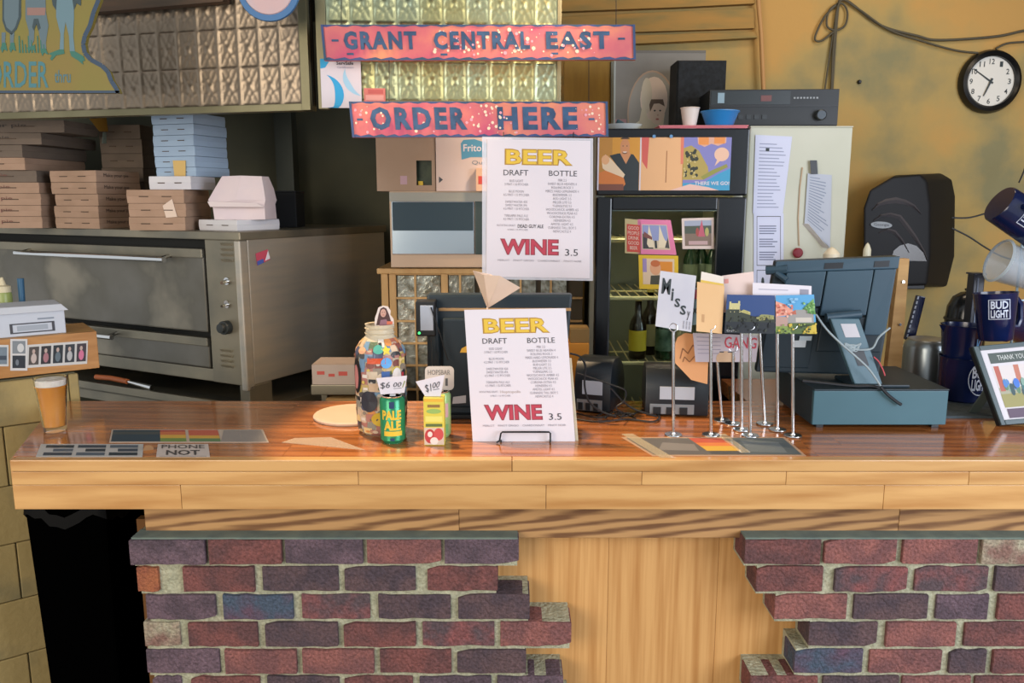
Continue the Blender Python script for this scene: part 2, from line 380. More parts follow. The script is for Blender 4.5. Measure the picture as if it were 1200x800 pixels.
for rows, side in ((rowsL, 'left'), (rowsR, 'right')):
    rr = list(rows)
    for k in range(8): rr.append(rows[(3, 4)[k % 2]] if k % 2 == 0 else rows[2])
    zt0 = at(600, 631, YB).z; pitch_z = (at(600, 631, YB).z-at(600, 793, YB).z)/5
    mb = MB()
    for i, row in enumerate(rr):
        z1 = zt0-i*pitch_z; z0 = z1-pitch_z
        if z1 < .02: break
        z0 = max(z0, 0); k = 645
        xa = at(row[0][0], k, YB).x; xb = at(row[-1][1], k, YB).x
        mb.box(xa+.004, xb-.004, YB+.009+random.uniform(0, .002), YP, z0-.0005, z1-.0005)
    wb = struct(mb.build('wall_brick_'+side, mort), 'toothed brick facing under the bar, '+side, 'wall')
    for i, row in enumerate(rr):
        z1 = zt0-i*pitch_z; z0 = z1-pitch_z+.010
        if z0 < 0.005: break
        for a, b_, c in row:
            xa, xb = at(a, 645, YB).x, at(b_, 645, YB).x
            j = lambda s: random.uniform(-s, s)
            d = YB+random.uniform(-.003, .004)+(-.006 if i == 0 else 0)
            b = MB(); n = 6; jt = [j(.0022) for _ in range(n+1)]; jb = [j(.0022) for _ in range(n+1)]
            if random.random() < .25: jb[-1] += .009
            if random.random() < .25: jt[0] -= .008
            fr_ = [(xa+(xb-xa)*t/n, d, z0+jb[t]) for t in range(n+1)]+[(xa+(xb-xa)*t/n, d, z1-.001+jt[t]) for t in range(n, -1, -1)]
            bk = [(p[0], YB+.09, p[2]) for p in fr_]
            b.prism(fr_, bk); b.build('brick', bm_[c], wb, bevel=.003, seg=2)
    # mortar ledge on the top course
    xa, xb = at(rr[0][0][0], 632, YB).x, at(rr[0][-1][1], 632, YB).x
    MB().box(xa+.003, xb-.003, YB-.002, YF+.01, zt0-.001, zt0+.004).build('mortar_cap', M('mortar_cap', '#5c6862', .95, c2='#6d786c', scale=20, bump=.4), wb)
# black bin below the left end
fb = Fr((at(106, 700, 2.33).x, 2.40, 0))
bin_ = thing('waste_bin', fb.o, 'black waste bin with plastic liner under the left end of the bar', 'bin')
wb_ = .118
MB(fb).hexa([(-wb_*.85, -.14, 0), (wb_*.85, -.14, 0), (wb_*.85, .14, 0), (-wb_*.85, .14, 0), (-wb_, -.16, .84), (wb_, -.16, .84), (wb_, .16, .84), (-wb_, .16, .84)]).build('bin_body', M('bin_black', '#020202', 1, spec=0), bin_, bevel=.01)
lp = []
for k in range(48):
    a = 2*PI*k/48; cx = max(-1, min(1, 1.35*math.cos(a)))*(wb_+.006); cy = max(-1, min(1, 1.35*math.sin(a)))*.166
    lp.append((cx, cy, .84+.02*math.sin(5*a)+random.uniform(-.008, .008)))
lb = MB(fb); lo_ = [(p[0]*1.02, p[1]*1.02, p[2]-.035) for p in lp]; ins = [(p[0]*.8, p[1]*.8, p[2]-.01) for p in lp]
lb.add(lo_+lp+ins, [(a*48+k, a*48+(k+1) % 48, (a+1)*48+(k+1) % 48, (a+1)*48+k) for a in (0, 1) for k in range(48)])
lb.build('bin_liner', M('bin_bag', '#030303', .5, spec=.15), bin_, smooth=True)

# ================================================================== BACK COUNTER (behind the bar, carries the oven)
OVY = 3.0
ov_c = at(287, 360, OVY); oa = R(27)
ou = Vector((-math.cos(oa), math.sin(oa), 0)); ow = Vector((math.sin(oa), math.cos(oa), 0))
ofp = VPlane(ov_c, ou); osp = VPlane(ov_c, ow)
oz1 = ofp.uz(283, 272)[1]; oz0 = osp.uz(302, 450)[1]; of0 = osp.uz(302, 478)[1]
OL = ofp.uz(-45, 330)[0]; OD = osp.uz(452, 340)[0]
def OP(u, wv, z): q = ov_c+ou*u+ow*wv; return Vector((q.x, q.y, z))
def obox(b, u0, u1, w0, w1, z0, z1):
    return b.hexa([OP(u0, w0, z0), OP(u1, w0, z0), OP(u1, w1, z0), OP(u0, w1, z0), OP(u0, w0, z1), OP(u1, w0, z1), OP(u1, w1, z1), OP(u0, w1, z1)])
wt = thing('oven_stand', OP(OL/2, OD/2, 0), 'low dark steel stand under the pizza oven', 'stand')
obox(MB(), -.02, OL, -.05, OD, of0-.04, of0).build('stand_top', steel_dull, wt)
for u_, w_ in ((.04, .0), (OL-.1, .0), (.04, OD-.08), (OL-.1, OD-.08)): obox(MB(), u_, u_+.05, w_, w_+.05, 0, of0-.04).build('leg', steel_dull, wt)
obox(MB(), .0, OL-.05, .0, OD-.05, .3, .33).build('lower_shelf', steel_dull, wt)

oven = thing('pizza_oven', OP(OL/2, OD/2, of0), 'large stainless steel deck pizza oven with worn doors', 'oven')
CB = ofp.uz(245, 350)[0]        # control column edge
dz = lambda x, y: ofp.uz(x, y)[1]
# body shell: side, top, back, column
obox(MB(), 0, OL, .03, OD, oz0, oz1-.002).build('body', steel, oven, bevel=.004)
obox(MB(), -.006, OL, -.012, OD+.01, oz1-.03, oz1).build('top_plate', steel_dull, oven, bevel=.004)
obox(MB(), .03, CB, -.004, .03, oz0, oz1-.03).build('control_panel', steel_dull, oven, bevel=.003)
obox(MB(), .0, .03, -.01, .032, oz0-.02, oz1-.03).build('corner_strip', steel, oven, bevel=.008, seg=3)
obox(MB(), CB, OL, .0, .03, oz0, oz0+.05).build('bottom_rail', steel_dull, oven, bevel=.003)
d1b, d1t = dz(200, 385), dz(200, 290)
obox(MB(), CB, OL, .026, .035, oz0, oz1-.03).build('door_recess', dark, oven)
def oven_doorf(zb, zt, name, hz, hu0, hu1):
    d = obox(MB(), CB+.012, OL-.12, -.004, .024, zb, zt).build(name, oven_door, oven, bevel=.006)
    obox(MB(), CB+.012, OL-.12, -.012, .0, zt-.035, zt).build('door_lip', steel_dull, d, bevel=.004)
    h = MB(); h.tube([OP(hu0, -.06, hz), OP(hu1, -.06, hz)], .011, 10)
    for u_ in (hu0+.03, hu1-.03): h.tube([OP(u_, -.06, hz), OP(u_, 0, hz+.012)], .008, 8)
    h.build('handle', chrome, d, smooth=True)
oven_doorf(d1b, d1t, 'upper_door', dz(120, 299), ofp.uz(207, 300)[0], ofp.uz(34, 296)[0])
oven_doorf(oz0+.052, d1b-.02, 'lower_door', dz(130, 391), ofp.uz(146, 393)[0], ofp.uz(20, 385)[0])
for (py, nm) in ((296, 'a'), (420, 'b')):
    for k in range(4):
        z = dz(266, py)-.0+(1.5-k)*.02; u0, u1 = ofp.uz(274, py)[0], ofp.uz(261, py)[0]
        v = MB(); v.prism([OP(u0, -.004, z-.004), OP(u1, -.004, z-.004), OP(u1, -.013, z+.006), OP(u0, -.013, z+.006)], [OP(u0, .0, z-.004), OP(u1, .0, z-.004), OP(u1, .0, z+.006), OP(u0, .0, z+.006)])
        v.build('vent_slat', M('vent', '#b8b09c', .4, .7), oven)
for py, r_ in ((329, .012), (356, .009)):
    u_, z = ofp.uz(268, py); k = MB(); k.tube([OP(u_, 0, z), OP(u_, -.012, z)], .014, 14); k.tube([OP(u_, -.01, z), OP(u_-.006, -.04, z-.004)], r_*.6, 10); k.build('toggle', chrome, oven, smooth=True)
u_, z = ofp.uz(268, 383); k = MB(); k.tube([OP(u_, 0, z), OP(u_, -.03, z)], .026, 18); k.tube([OP(u_, -.03, z), OP(u_, -.045, z)], .018, 18); k.build('thermostat_knob', M('knob', '#2b2f2e', .5), oven, smooth=True, bevel=.002)
for u_, w_ in ((.0, .0), (OL-.12, .0), (.0, OD-.1)):
    obox(MB(), u_, u_+.05, w_, w_+.12, of0, oz0).build('foot', steel_dull, oven, bevel=.004)
# sticker on the oven side
s_ = Surf(*[osp.hit(x, y)-Vector((0, 0, 0)) for x, y in ((299, 297), (313, 292), (316, 304), (301, 311))])
o_ = s_.sub(0, 0, 1, 1, .003).slab('oven_sticker', flat('#c04a5c'), None, .001); tag(o_, 'small red and blue sticker on the oven side', 'sticker')
patches(s_.sub(0, 0, 1, 1, .003), [(rc(0, 0, .5, .35), flat('#4a5aa0')), ([(.6, .1), (1, .1), (1, .9)], flat('#dcd4d8'))], o_)
# peel and tray under oven at the left
pz = oz0-.045
tp = VPlane(OP(0, -.04, 0), ou)
td = thing('drip_tray', tp.hit(150, 450), 'long dull steel tray below the oven front', 'tray')
u0, u1 = tp.uz(258, 472)[0], tp.uz(60, 440)[0]
obox(MB(), u0, u1, -.06, -.045, of0+.0, of0+.035).build('tray_lip', steel_dull, td)
obox(MB(), u0, u1, -.06, .10, of0+.0, of0+.006).build('tray_floor', steel_dull, td)
a_, b_ = tp.hit(113, 444), tp.hit(150, 450)
kn = thing('scraper', (a_+b_)/2, 'orange handled scraper lying below the oven', 'scraper')
kz = of0+.055
MB().tube([(a_.x, a_.y, kz), ((a_+b_).x/2, (a_+b_).y/2, kz+.004), (b_.x, b_.y, kz)], .011, 10).build('handle', M('orange_handle', '#d9743a', .5), kn, smooth=True)
c_ = tp.hit(178, 456); e_ = (c_-b_).normalized()
MB().tube([(b_.x, b_.y, kz), (c_.x, c_.y, kz-.012)], .006, 8, r2=.012).build('blade', chrome, kn, smooth=True)

# ================================================================== HOOD WITH PRESSED TIN TILES
HY = 2.85
hc = at(366, 122, HY); ha = R(14)
hu = Vector((-math.cos(ha), math.sin(ha), 0)); hp = VPlane(hc, hu)
hr = Vector((math.cos(R(4)), math.sin(R(4)), 0)); hq = VPlane(at(374, 122, HY), hr)
tinw = M('tin_warm', '#8a7d6d', .42, .9, c2='#9a8a76', scale=5)
ting = M('tin_green', '#8f9a82', .36, .9, c2='#98966a', scale=3)
trimm = M('tin_trim', '#8a8468', .45, .7, c2='#777257', scale=5)
hood = thing('range_hood', (hc.x-.4, hc.y+.5, hc.z), 'kitchen hood faced with embossed pressed tin tiles', 'hood')
def tile_mesh(wd, ht, mat, name):
    nx, nz = 18, 26; vv = []; ff = []
    for j in range(nz+1):
        for i in range(nx+1):
            s, t = i/nx, j/nz; d = min(s, 1-s)*wd; e = min(t, 1-t)*ht
            h = 0
            if d < .0045 or e < .004: h = .003
            else:
                a = math.hypot((abs(s-.5)-.5)*wd, (abs(t-.5)-.5)*ht); h += .0022*max(0, math.cos(a*110))*(a < .05)
                b = math.hypot((s-.5)*wd, (t-.5)*ht); h += .0026*max(0, math.cos(b*110))*(b < .026)
                h += .0010*max(0, math.cos((abs(s-.5)*wd-abs(t-.5)*ht*.55)*260))
            vv.append(((s-.5)*wd, -h, t*ht))
    for j in range(nz):
        for i in range(nx): k = j*(nx+1)+i; ff.append((k, k+1, k+nx+2, k+nx+1))
    me = bpy.data.meshes.new(name); me.from_pydata(vv, [], ff); me.materials.append(mat)
    me.polygons.foreach_set('use_smooth', [True]*len(ff)); return me
def tile_field(pl, u0, u1, z0, wd, ht, rows, mat, yaw):
    n = round(abs(u1-u0)/wd); wd = (u1-u0)/n; me = tile_mesh(abs(wd), ht, mat, 'tin_tile')
    for r in range(rows):
        for k in range(n):
            p = pl.P(u0+wd*(k+.5), z0+r*ht, .004)
            o = bpy.data.objects.new('tin_tile', me); col.objects.link(o); o.parent = hood; o.location = p-WL[hood]; o.rotation_euler = (0, 0, yaw)
zb = hp.uz(366, 121)[1]; tht = (hp.uz(366, 27)[1]-zb)/2.06
lu1 = hp.uz(-60, 130)[0]
tile_field(hp, .03, lu1, zb, .0805, tht, 4, tinw, -ha)
ru1 = hq.uz(652, 118)[0]; zbr = hq.uz(500, 118)[1]
tile_field(hq, .035, ru1, zbr, .0815, tht, 4, ting, R(4))
def strip(pl, u0, u1, z0, z1, o0, o1, name, mat, bev=.002):
    b = MB(); b.prism([pl.P(u0, z0, o1), pl.P(u1, z0, o1), pl.P(u1, z1, o1), pl.P(u0, z1, o1)], [pl.P(u0, z0, o0), pl.P(u1, z0, o0), pl.P(u1, z1, o0), pl.P(u0, z1, o0)])
    return b.build(name, mat, hood, bevel=bev)
strip(hp, .0, lu1, zb-.024, zb, -.03, .014, 'bottom_rail', trimm)
strip(hp, .0, .032, zb-.024, zb+.6, -.02, .016, 'corner_post', trimm)
strip(hq, .0, .034, zb-.02, zb+.6, -.02, .012, 'corner_post', trimm)
strip(hq, .0, ru1, zbr-.012, zbr, -.02, .01, 'bottom_rail', trimm)
strip(hq, ru1, ru1+.014, zbr-.012, zbr+.6, -.02, .01, 'end_rail', trimm)
strip(hp, .0, lu1, zb-.01, zb+.6, -.03, .0, 'backing', dark); strip(hq, .0, ru1, zbr-.008, zbr+.6, -.03, .0, 'backing', dark)
# dark soffit board at top left (sloping)
s0, s1 = hp.uz(262, 6), hp.uz(112, 14)
b = MB(); pts = [(.28, hp.uz(262, 7)[1]), (lu1, hp.uz(112, 17)[1]-.02), (lu1, zb+.6), (.28, zb+.6)]
b.prism([hp.P(u, z, .06) for u, z in pts], [hp.P(u, z, .02) for u, z in pts]); b.build('soffit_board', M('soffit', '#4b4034', .7, c2='#5e4a39', stretch=(1, 1, 8)), hood)
# hood side and top shell going back
hb = MB(); p0, p1, p2, p3 = hp.P(.0, 0, -.03), hp.P(lu1, 0, -.03), None, None
p2 = Vector((p1.x, 4.0, 0)); p3 = Vector((hq.P(ru1, 0).x, 4.0, 0)); p4 = hq.P(ru1, 0, -.03)
ring = [p0, p1, p2, p3, p4]
hb.prism([Vector((p.x, p.y, zb+.5)) for p in ring], [Vector((p.x, p.y, zb+.6)) for p in ring]); hb.build('hood_top', dark, hood)
# signs on the hood
ss = SV(hq, 377, 70, 424, 127, .016)
o_ = ss.slab('certificate_poster', paper, None, .001); tag(o_, 'white certificate poster with blue swooshes on the hood corner', 'poster')
bl1, bl2 = flat('#2f9fd0'), flat('#9cc6dc')
def crescent(cx, cy, r, wv, a0, a1, n=14):
    o = [(cx+r*math.cos(R(a0+(a1-a0)*i/n)), cy+r*.75*math.sin(R(a0+(a1-a0)*i/n))) for i in range(n+1)]
    i_ = [(cx+(r-wv*math.sin(PI*i/n))*math.cos(R(a0+(a1-a0)*i/n)), cy+(r-wv*math.sin(PI*i/n))*.75*math.sin(R(a0+(a1-a0)*i/n))) for i in range(n, -1, -1)]
    return o+i_[1:-1]
patches(ss, [([(0, .8), (.12, .82), (.24, .97), (.24, 1), (0, 1)], bl1), (crescent(.0, .27, .56, .22, -75, 75), bl1), (crescent(1.05, .62, .5, .15, 150, 265), bl2)], o_)
text(ss, 'ServSafe', .4, .88, .82, .95, ink, o_, bold=.02); text(ss, 'Certification', .42, .81, .82, .85, flat('#8a8fa8'), o_)
ss = SV(hq, 427, 104, 452, 120, .014); o_ = ss.slab('red_price_tag', flat('#c9746a'), None, .001); tag(o_, 'small faded red tag above the order here sign', 'tag')
patches(ss, [(rc(.08, .12, .92, .5), flat('#d89a90')), (rc(.2, .6, .9, .9), flat('#b85a55'))], o_)

# painted board signs
def painted(base, c2, nm): return M(nm, base, .6, c2=c2, scale=7, detail=8, c3='#c96a6c', lo=.3, hi=.72, bump=.05)
pinkm = painted('#b8486a', '#d98a66', 'sign_pink'); navy = M('sign_navy', '#27405e', .6, c2='#37587c', scale=25); borderm = M('sign_border', '#3b4a7c', .6, c2='#2c4a62', scale=20)
splat = flat('#e6cdb4'); splat2 = flat('#dd9aa8')
def board_sign(pts, Y, letters, name, label, y0l, y1l, dash, nsp, sx0):
    S = SQ(pts, Y); o = thing(name, S.P(.5, 0, -.01), label, 'sign')
    S.slab('board', pinkm, o, .018)
    W, H = S.size(); bu, bv = .011*.9/W*.5, .005/H
    n = 60; top = [(i/n, 1-bv*1.0*(1+.5*math.sin(i*1.7))) for i in range(n+1)]; bot = [(i/n, bv*1.4*(1+.5*math.sin(i*2.1))) for i in range(n+1)]
    patches(S, [([(i/n, 1), *[top[i]], top[i+1], ((i+1)/n, 1)], borderm) for i in range(n)]+[([(i/n, 0), ((i+1)/n, 0), bot[i+1], bot[i]], borderm) for i in range(n)]
            + [(rc(0, 0, bu*1.6, 1), borderm), (rc(1-bu*1.6, 0, 1, 1), borderm)], o, 'border', .0008)
    sp_ = []
    for _ in range(nsp):
        u, v = random.choice(sx0), random.uniform(.12, .88); u += random.uniform(-.05, .05); r_ = random.uniform(.003, .013)
        sp_.append((arc(min(max(u, .02), .98), v, r_*.5, r_*W/H*.5, n=9), random.choice([splat, splat, splat2])))
    patches(S, sp_, o, 'paint_spots', .0005)['kind'] = 'stuff'
    for s, x0, x1 in letters:
        u0 = (x0-pts[0][0])/(pts[1][0]-pts[0][0]); u1 = (x1-pts[0][0])/(pts[1][0]-pts[0][0])
        text(S, s, u0, y0l, u1, y1l, navy, o, bold=.045, off=.0022, space=1.22)
    patches(S, [(rc(u0, v-.03, u0+.022, v+.03), navy) for u0, v in dash], o, 'dashes', .0022)
board_sign([(376, 29), (744, 29), (745, 70), (380, 71)], 2.76, [('GRANT', 401, 487), ('CENTRAL', 507, 620), ('EAST', 639, 714)], 'restaurant_sign', 'longer upper pink painted board with navy lettering above the order sign', .3, .82, [(.03, .56), (.945, .6), (.075, .18), (.375, .16), (.73, .18)], 90, [.4, .45, .52, .56, .62, .66, .78, .82, .42])
board_sign([(409, 119), (712, 119), (713, 160), (413, 161)], 2.70, [('ORDER', 432, 546), ('HERE', 582, 676)], 'order_sign', 'pink painted board reading ORDER HERE', .2, .85, [(.025, .5), (.925, .5)], 90, [.05, .08, .5, .54, .57, .6, .92, .95, .3])
# chains between the two signs and to the ceiling
for x0, y0, x1, y1, nm in ((456, 71, 456, 119, 'a'), (690, 70, 690, 119, 'b')):
    tag(MB().tube([at(x0, y0-1, 2.765), at(x1, y1+2, 2.712)], .0012, 6).build('hanging_wire', wirem), ('left' if nm == 'a' else 'right')+' thin wire holding the order here sign', 'wire', 'wires on the order sign')
for x0, nm in ((400, 'left'), (722, 'right')):
    tag(MB().tube([at(x0, 30, 2.77), at(x0, -70, 2.77)], .0012, 6).build('hanging_wire', wirem), nm+' thin wire holding the restaurant name sign', 'wire', 'wires on the name sign')

# illustrated yellow sign at top left
IY = 2.55
def ipx(x, y): return at(x, y, IY)
out = [(-60, 109), (140, 109), (138, 104), (132, 95), (128, 84), (121, 77), (108, 70), (101, 62), (99, 52), (101, 42), (107, 30), (111, 15), (117, 0), (120, -40), (-60, -40)]
il = thing('illustrated_sign', ipx(40, 109), 'yellow cut-out painted sign with blue figures reading ORDER thru', 'sign')
b = MB(); b.prism([ipx(x, y) for x, y in out], [ipx(x, y)+Vector((0, .02, 0)) for x, y in out]); b.build('board', M('sign_yellow_shaded', '#757230', .6, c2='#7e6c34', scale=4), il)  # shade over the sign is mixed into this yellow and the lettering colour
b = MB(); ed = out[1:14]
def thick(pts, w_, off, mb, Y=IY):
    for i in range(len(pts)-1):
        (xa, ya), (xb, yb) = pts[i], pts[i+1]; L = math.hypot(xb-xa, yb-ya) or 1; nx, ny_ = -(yb-ya)/L*w_/2, (xb-xa)/L*w_/2
        mb.face([at(xa+nx, ya+ny_, Y)+Vector((0, off, 0)), at(xb+nx, yb+ny_, Y)+Vector((0, off, 0)), at(xb-nx, yb-ny_, Y)+Vector((0, off, 0)), at(xa-nx, ya-ny_, Y)+Vector((0, off, 0))])
thick([(x-1.5, y) for x, y in ed], 5, -.0008, b); thick([(-60, 107.6), (140, 107.6)], 3, -.0008, b)
b.build('outline', M('sign_edge', '#2c4258', .6), il, fix=False)
ib = MB(); blues = [flat('#566a72'), flat('#2f4248'), flat('#2f6a5c'), flat('#8a6a62'), flat('#5f7c86')]
def ipoly(pts, k, off): ib.cur = k; ib.face([ipx(x, y)+Vector((0, -off, 0)) for x, y in pts])
ipoly([(3, -20), (25, -20), (25, 20), (20, 34), (14, 41), (7, 36), (3, 24)], 1, .001); ipoly([(5, -20), (23, -20), (22, 20), (18, 32), (14, 37), (8, 32), (5, 22)], 0, .0013)
for x in (4, 14): ipoly([(x-2, 38), (x+3, 38), (x+2, 52), (x-2, 52)], 0, .001); ipoly([(x-1, 50), (x+3, 50), (x+5, 60), (x+1, 58), (x-1, 62), (x-3, 57)], 2, .0014)
ipoly([(30, -20), (53, -20), (54, 14), (57, 30), (54, 50), (55, 63), (50, 60), (46, 40), (44, 24), (41, 24), (40, 48), (34, 58), (34, 36), (30, 22)], 0, .001)
ipoly([(32, 9), (54, 9), (53, 18), (32, 18)], 3, .0014); ipoly([(40, 22), (45, 22), (48, 33), (45, 36), (43, 28), (40, 36), (38, 32)], 1, .0015)
ipoly([(32, 56), (41, 53), (42, 60), (37, 58), (34, 61)], 2, .0016); ipoly([(47, 57), (54, 57), (57, 64), (52, 62), (50, 66)], 2, .0016)
ipoly([(66, -20), (86, -20), (87, 20), (86, 42), (88, 61), (82, 61), (81, 42), (77, 26), (75, 40), (75, 60), (70, 60), (71, 40), (66, 20)], 4, .001)
ipoly([(58, -20), (68, -20), (66, 12), (62, 6)], 1, .0014); ipoly([(82, -20), (96, -20), (95, 7), (90, 4), (87, 12)], 1, .0014)
ipoly([(70, 58), (75, 58), (76, 63), (66, 65), (61, 71), (59, 69), (61, 65), (57, 63)], 2, .0016); ipoly([(82, 60), (88, 60), (98, 66), (100, 71), (97, 72), (98, 76), (92, 71), (84, 66)], 2, .0016)
for k in range(9): x = 22+k*3.6; ipoly([(x, 42+k % 3*5), (x+1.2, 42+k % 3*5), (x+2.4, 62), (x+.6, 62)], 2, .0012)
ib.build('figures', blues, il, fix=False)
Si = SQ([(-14, 70), (57, 70), (57, 103), (-14, 103)], IY); text(Si, 'ORDER', 0, .0, 1, .95, flat('#3f747c'), il, bold=.012, off=.001)
Si = SQ([(64, 82), (83, 82), (83, 97), (64, 97)], IY); text(Si, 'thru', 0, 0, 1, 1, flat('#4c7078'), il, bold=.01, off=.001)
# round blue rimmed sign at the top edge
c_ = at(314, -14, 2.7); rs = thing('round_sign', c_-Vector((0, 0, .1)), 'round white sign with blue rim above the hood', 'sign')
MB().lathe([(.0, .0), (.098, .0), (.1, .008), (.098, .014), (.0, .014)], 36, (c_.x, c_.y, c_.z), 'y').build('rim', M('rim_blue', '#3f6e9c', .5), rs, smooth=True)
MB().lathe([(.0, -.004), (.078, -.004), (.08, .0), (.0, .001)], 36, (c_.x, c_.y-.0005, c_.z), 'y').build('face', M('sign_face', '#c9aaa8', .6, c2='#b8b0b8'), rs)

# ================================================================== PIZZA BOXES ON THE OVEN
def solve_box(xl, xc, xr, y, Y):
    c = at(xc, y, Y); best = None
    for k in range(2, 86):
        phi = R(k); l = Vector((-math.cos(phi), math.sin(phi), 0)); r = Vector((math.sin(phi), math.cos(phi), 0))
        def s_for(d, px):
            t = (px-600)/F; lo_, hi_ = .02, 1.2
            for _ in range(40):
                m_ = (lo_+hi_)/2; p = c+d*m_; v = p-CAM; dep = v.y*_cp-v.z*_sp; x = v.x/dep
                if (x-t)*(1 if d is r else -1) < 0: lo_ = m_
                else: hi_ = m_
            return (lo_+hi_)/2
        sl, sr = s_for(l, xl), s_for(r, xr)
        if best is None or abs(sl-sr) < best[0]: best = (abs(sl-sr), phi, sl, sr)
    return c, best[1], best[2], best[3]
def pizza_box(xl, xc, xr, Y, z0, z1, mat, label, group, jx=0, jr=0, depth=None, lid=True, writing=None, wm=None, wside='r'):
    c, phi, sl, sr = solve_box(xl, xc, xr, 250, Y); phi += jr
    if depth: sr = depth
    l = Vector((-math.cos(phi), math.sin(phi), 0)); r = Vector((math.sin(phi), math.cos(phi), 0)); c = c+l*jx
    q = [c, c+r*sr, c+r*sr+l*sl, c+l*sl]; m_ = (q[0]+q[2])/2
    o = thing('pizza_box', (m_.x, m_.y, z0), label, 'pizza box', group)
    h = z1-z0
    def rg(e, z): return [Vector((p.x+(m_.x-p.x)*e, p.y+(m_.y-p.y)*e, z)) for p in q]
    b = MB(); b.hexa(rg(.012, z0)+rg(.0, z0+h*.55)); b.build('tray', mat, o)
    b = MB(); b.hexa(rg(-.006, z0+h*.5)+rg(.006, z1-.0012)); L_ = b.build('lid', mat, o, bevel=.0012, seg=1)
    # lid tuck slots on the front edge
    for t in (.22, .62):
        p0 = q[0]+(q[3]-q[0])*t; p1 = q[0]+(q[3]-q[0])*(t+.16); n = (CAM-m_); n.z = 0
        nn = Vector((l.y, -l.x, 0)); nn = nn if nn.dot(n) > 0 else -nn
        MB().hexa([Vector((p.x, p.y, z)) for z in (z0+h*.45, z0+h*.52) for p in (p0+nn*.0005, p1+nn*.0005, p1+nn*.003, p0+nn*.003)]).build('tab', M('slot', '#5a4a3d', .9), L_)
    if writing:
        a_, b2 = (q[0], q[1]) if wside == 'r' else (q[3], q[0])
        S = Surf(Vector((a_.x, a_.y, z1)), Vector((b2.x, b2.y, z1)), Vector((b2.x, b2.y, z0)), Vector((a_.x, a_.y, z0)))
        text(S, writing, .16, .34, .72, .74, wm or flat('#4a3d36'), o, off=.0025)
    BOXPL.append((VPlane(c, l), VPlane(c, r)))
    return o
BOXPL = []
ZT = oz1+.0005
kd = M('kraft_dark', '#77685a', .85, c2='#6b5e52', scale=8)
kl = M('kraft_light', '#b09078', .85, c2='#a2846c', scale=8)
bw = M('pale_blue_card', '#a9bfd4', .8, c2='#9fb4ca', scale=5)
def zpx(y, Y, x=150): return at(x, y, Y).z
def stack(xs, Y, ys, mat, desc, group, jit=.01, writing=None, wm=None, wside='r', z_start=None):
    z = ZT if z_start is None else z_start; hs = [max(.03, zpx(ys[i+1], Y)-zpx(ys[i], Y)) for i in range(len(ys)-1)]
    for i, h in enumerate(hs):
        xl, xc, xr = xs[i] if isinstance(xs, list) else xs
        nm = 'bottom' if i == 0 else ('top' if i == len(hs)-1 else ORD[i])+' from the bottom' if i < len(hs)-1 else 'topmost'
        pizza_box(xl, xc, xr, Y, z, z+h, mat if not isinstance(mat, list) else mat[i], f'{desc}, {nm} of its stack', group, jx=random.uniform(-jit, jit), jr=random.uniform(-.03, .03), writing=writing, wm=wm, wside=wside)
        z += h
    return z
YA, YBk = 3.42, 3.28
za = stack((-72, 48, 66), 3.42, [264, 250, 237, 223, 210, 196], [kl, kl, kl, kl, kd], 'brown pizza box in the far left pile', 'brown boxes at the far left of the oven', .006, 'Make your pie', flat('#7a4a40'), 'l')
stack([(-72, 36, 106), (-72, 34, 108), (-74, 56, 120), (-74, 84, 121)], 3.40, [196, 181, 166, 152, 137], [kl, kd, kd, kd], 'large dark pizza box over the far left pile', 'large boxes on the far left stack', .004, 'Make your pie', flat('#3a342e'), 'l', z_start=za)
pl_far = BOXPL[-1][1]
stack((64, 116, 168), 3.34, [266, 253, 239, 225, 211, 197], kl, 'brown pizza box beside the far left stack', 'brown boxes with handwriting', .004, 'Make your pie')
zd = stack((152, 218, 249), 3.16, [272, 256, 240, 224], [kl, kl, kl], 'brown pizza box under the white and blue boxes', 'brown boxes under the blue stack', .006)
zw = stack((177, 226, 254), 3.165, [224, 208], [cardw], 'white pizza box between brown boxes and blue boxes', 'white box', 0, z_start=zd)
pl_brown = BOXPL[-2][0]
stack((186, 233, 271), 3.22, [208, 197, 184, 172, 159, 146, 133], bw, 'pale blue pizza box in the tall blue stack', 'tall stack of blue boxes', .003, z_start=zw)
pl_blue = BOXPL[-1][0]
# dark stack in shade behind
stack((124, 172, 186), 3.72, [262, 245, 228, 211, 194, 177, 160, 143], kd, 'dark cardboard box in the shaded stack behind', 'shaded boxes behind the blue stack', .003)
# white open tray with folded paper bag
tr = pizza_box(232, 277, 327, 3.10, ZT, ZT+.042, cardw, 'white shallow box at the front corner of the oven top', 'white box at the corner')
tb = tr.location
# paper bag
pb = thing('paper_bag', (at(280, 258, 3.18).x, 3.2, ZT+.042), 'crumpled white paper bag with folded top on the white box', 'paper bag')
b = MB(); zl = [ZT+.042, ZT+.10, ZT+.115, ZT+.16, ZT+.205]
def bagring(z, x0, x1, d, sk=0):
    a, c = at(x0, 240, 3.16).x, at(x1, 240, 3.16).x
    return [Vector((a+random.uniform(-.004, .004), 3.16, z)), Vector(((a+c)/2, 3.155+random.uniform(-.006, .006), z+random.uniform(-.004, .004))), Vector((c, 3.16+random.uniform(-.004, .004), z)), Vector((c+.01, 3.16+d, z)), Vector(((a+c)/2, 3.16+d+.008, z)), Vector((a+.01, 3.16+d, z))]
rings = [bagring(zl[0], 250, 310, .12), bagring(zl[1], 250, 310, .11), bagring(zl[2], 244, 311, .12), bagring(zl[3], 252, 310, .1), bagring(zl[4], 262, 308, .06)]
vv = [p for r in rings for p in r]; n = 6
b.add(vv, [(i*n+k, i*n+(k+1) % n, (i+1)*n+(k+1) % n, (i+1)*n+k) for i in range(4) for k in range(n)]+[(24, 25, 26, 27, 28, 29)])
b.build('bag', M('bag_paper', '#dccbc9', .8, c2='#cfc0c4', scale=6, bump=.2), pb)
